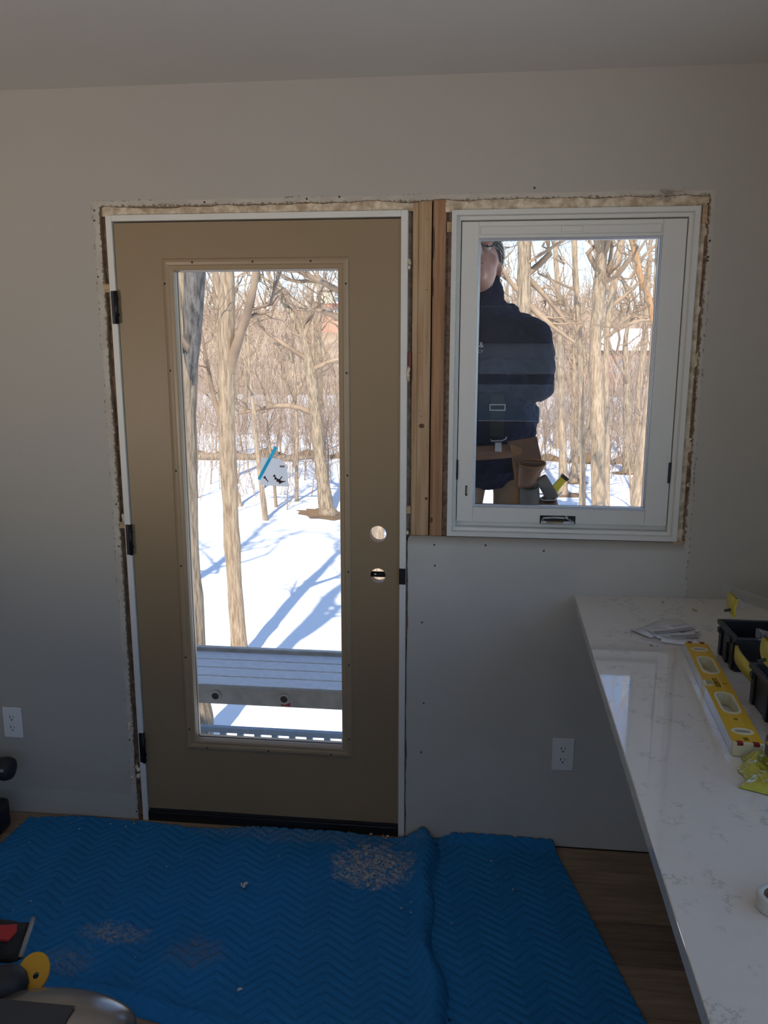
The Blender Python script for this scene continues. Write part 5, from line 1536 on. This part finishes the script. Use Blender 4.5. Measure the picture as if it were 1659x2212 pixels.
# --- knit cap with stripes
b = MB()
b.ellipsoid(hp(0, .030, .058), .093, .112, .098, 28, 18, HR)
cut = [i for i, v in enumerate(b.v)]
cap = remeshed(b, 'knit_cap', KNIT, man, .007, 2)
for q in (-.004, .012, .028):
    m_ = MB(); n = 36
    for k in range(n):
        th = 2*math.pi*k/n
        for dz in (0, .006):
            m_.v.append(tuple(hp(.0945*math.cos(th)*1.0, .030+.1135*math.sin(th), .030+q+dz)))
    m_.f = [(2*k, 2*((k+1) % n), 2*((k+1) % n)+1, 2*k+1) for k in range(n)]
    m_.build('cap_stripe', KNITS, cap, True)
# --- glasses
gl = None
for s_ in (-1, 1):
    pts = [hp(s_*.033+.025*math.cos(2*math.pi*k/20), -.112, .010+.019*math.sin(2*math.pi*k/20)) for k in range(21)]
    o = MB().tube(pts, .0024, 6, False).build('glasses_rim', BLACKP, man, True)
    MB().tube([hp(s_*.058, -.110, .016), hp(s_*.078, -.04, .016), hp(s_*.084, .03, .010)], .0022, 6).build('temple', BLACKP, o, True)
MB().tube([hp(-.008, -.113, .014), hp(.008, -.113, .014)], .0022, 6).build('glasses_bridge', BLACKP, man)
# --- suspenders with buckle and clip
st_ = MB().box(CX+.056, CX+.104, .352, .357, 1.372, 1.52).build('suspender', STRAP, man, bevel=.001)
st_.rotation_euler = (0, 0, 0)
b = MB(); b.ring_frame(CX+.052, CX+.108, 1.463, 1.486, [(0, .347), (.0035, .347), (.0035, .351), (0, .351)], True)
b.build('buckle', CHROME, st_)
MB().tube([(CX+.060, .345, 1.362), (CX+.062, .345, 1.356), (CX+.10, .345, 1.358), (CX+.112, .345, 1.364), (CX+.114, .345, 1.372)], .0025, 8).build('clip_wire', CHROME, st_, True)
MB().box(CX+.074, CX+.098, .338, .346, 1.318, 1.352).build('clip', CHROME, st_, bevel=.003)
# --- tool belt
b = MB(); n = 44
outer = [(CX+.222*math.cos(2*math.pi*k/n), .525+.162*math.sin(2*math.pi*k/n)) for k in range(n)]
inner = [(CX+.212*math.cos(2*math.pi*k/n), .525+.152*math.sin(2*math.pi*k/n)) for k in range(n)]
b.add([], []); V = []
for ring, z_ in ((outer, 1.345), (inner, 1.345), (inner, 1.295), (outer, 1.295)):
    V += [(x, y, z_ + .06*(x-CX) - .012) for x, y in ring]
F = []
for k in range(n):
    j = (k+1) % n
    for q in range(4): F.append((q*n+k, q*n+j, ((q+1) % 4)*n+j, ((q+1) % 4)*n+k))
b.add(V, F); belt = b.build('tool_belt', LEATH, man, True)
def pouch(cx, cy, z0, z1, r0, r1, mat, nm, tilt=0.0):
    m_ = MB(); n = 18; K = 8
    for k in range(K+1):
        t = k/K; rr = lerp(r0, r1, t)
        for q in range(n):
            th = 2*math.pi*q/n
            m_.v.append((cx + rr*math.cos(th) + tilt*(t-.5), cy - rr*.75*max(math.sin(th), -.35) - .01*t, lerp(z0, z1, t) - .012*t*math.sin(th)))
    for k in range(K):
        for q in range(n): m_.f.append((k*n+q, k*n+(q+1) % n, (k+1)*n+(q+1) % n, (k+1)*n+q))
    m_.f.append(tuple(range(n-1, -1, -1)))
    o = m_.build(nm, mat, belt, True)
    o.modifiers.new('solid', 'SOLIDIFY').thickness = .004
    return o
MB().add([(CX+.118, .366, 1.352), (CX+.222, .366, 1.372), (CX+.240, .345, 1.29), (CX+.236, .338, 1.255), (CX+.160, .338, 1.250), (CX+.140, .345, 1.29)], [(0, 5, 4, 3, 2, 1)]).build('pouch_back', LEATH, belt).modifiers.new('solid', 'SOLIDIFY').thickness = .006
pk_ = pouch(CX+.196, .338, 1.195, 1.282, .024, .045, LEATH, 'leather_pouch', .02)
rim_ = [(CX+.206+.046*math.cos(2*math.pi*k/24), .328-.034*max(math.sin(2*math.pi*k/24), -.35)-.0, 1.281-.012*math.sin(2*math.pi*k/24)) for k in range(25)]
MB().tube(rim_, .0035, 6, False).build('pouch_rim', LEATHT, pk_, True)
MB().add([(CX+.128, .352, 1.345), (CX+.170, .352, 1.33), (CX+.190, .338, 1.20), (CX+.165, .335, 1.04), (CX+.105, .335, 1.04), (CX+.150, .34, 1.20)], [(0, 5, 4, 3, 2, 1)]).build('leather_flap', LEATHT, belt).modifiers.new('solid', 'SOLIDIFY').thickness = .006
pouch(CX+.205, .345, 1.05, 1.20, .036, .030, SUEDE, 'long_pouch', -.01)
pouch(CX+.278, .350, 1.05, 1.150, .050, .026, LEATH, 'round_pouch', -.02)
MB().box(-.022, .022, -.016, .016, -.045, .045).xform(Matrix.Translation((CX+.262, .345, 1.192)) @ Matrix.Rotation(math.radians(-32), 4, 'Y')).build('grey_holder', SUEDE, belt, bevel=.008)
kn = MB().box(-.013, .013, -.010, .010, -.040, .036).xform(Matrix.Translation((CX+.303, .345, 1.205)) @ Matrix.Rotation(math.radians(38), 4, 'Y')).build('yellow_knife', M('bright_yellow', (.75, .62, .02), .35), belt, bevel=.003)
MB().box(-.0145, .0145, -.011, .011, .026, .038).xform(Matrix.Translation((CX+.303, .345, 1.205)) @ Matrix.Rotation(math.radians(38), 4, 'Y')).build('knife_end', BLACKP, kn)
MB().tube([(CX+.225, .338, 1.165), (CX+.25, .330, 1.148), (CX+.29, .330, 1.150), (CX+.315, .338, 1.178)], .003, 8).build('holder_ring', CHROME, belt, True)
adopt(man)
tag(man, 'person in navy jacket, suspenders and leather tool belt outside the window', 'person')
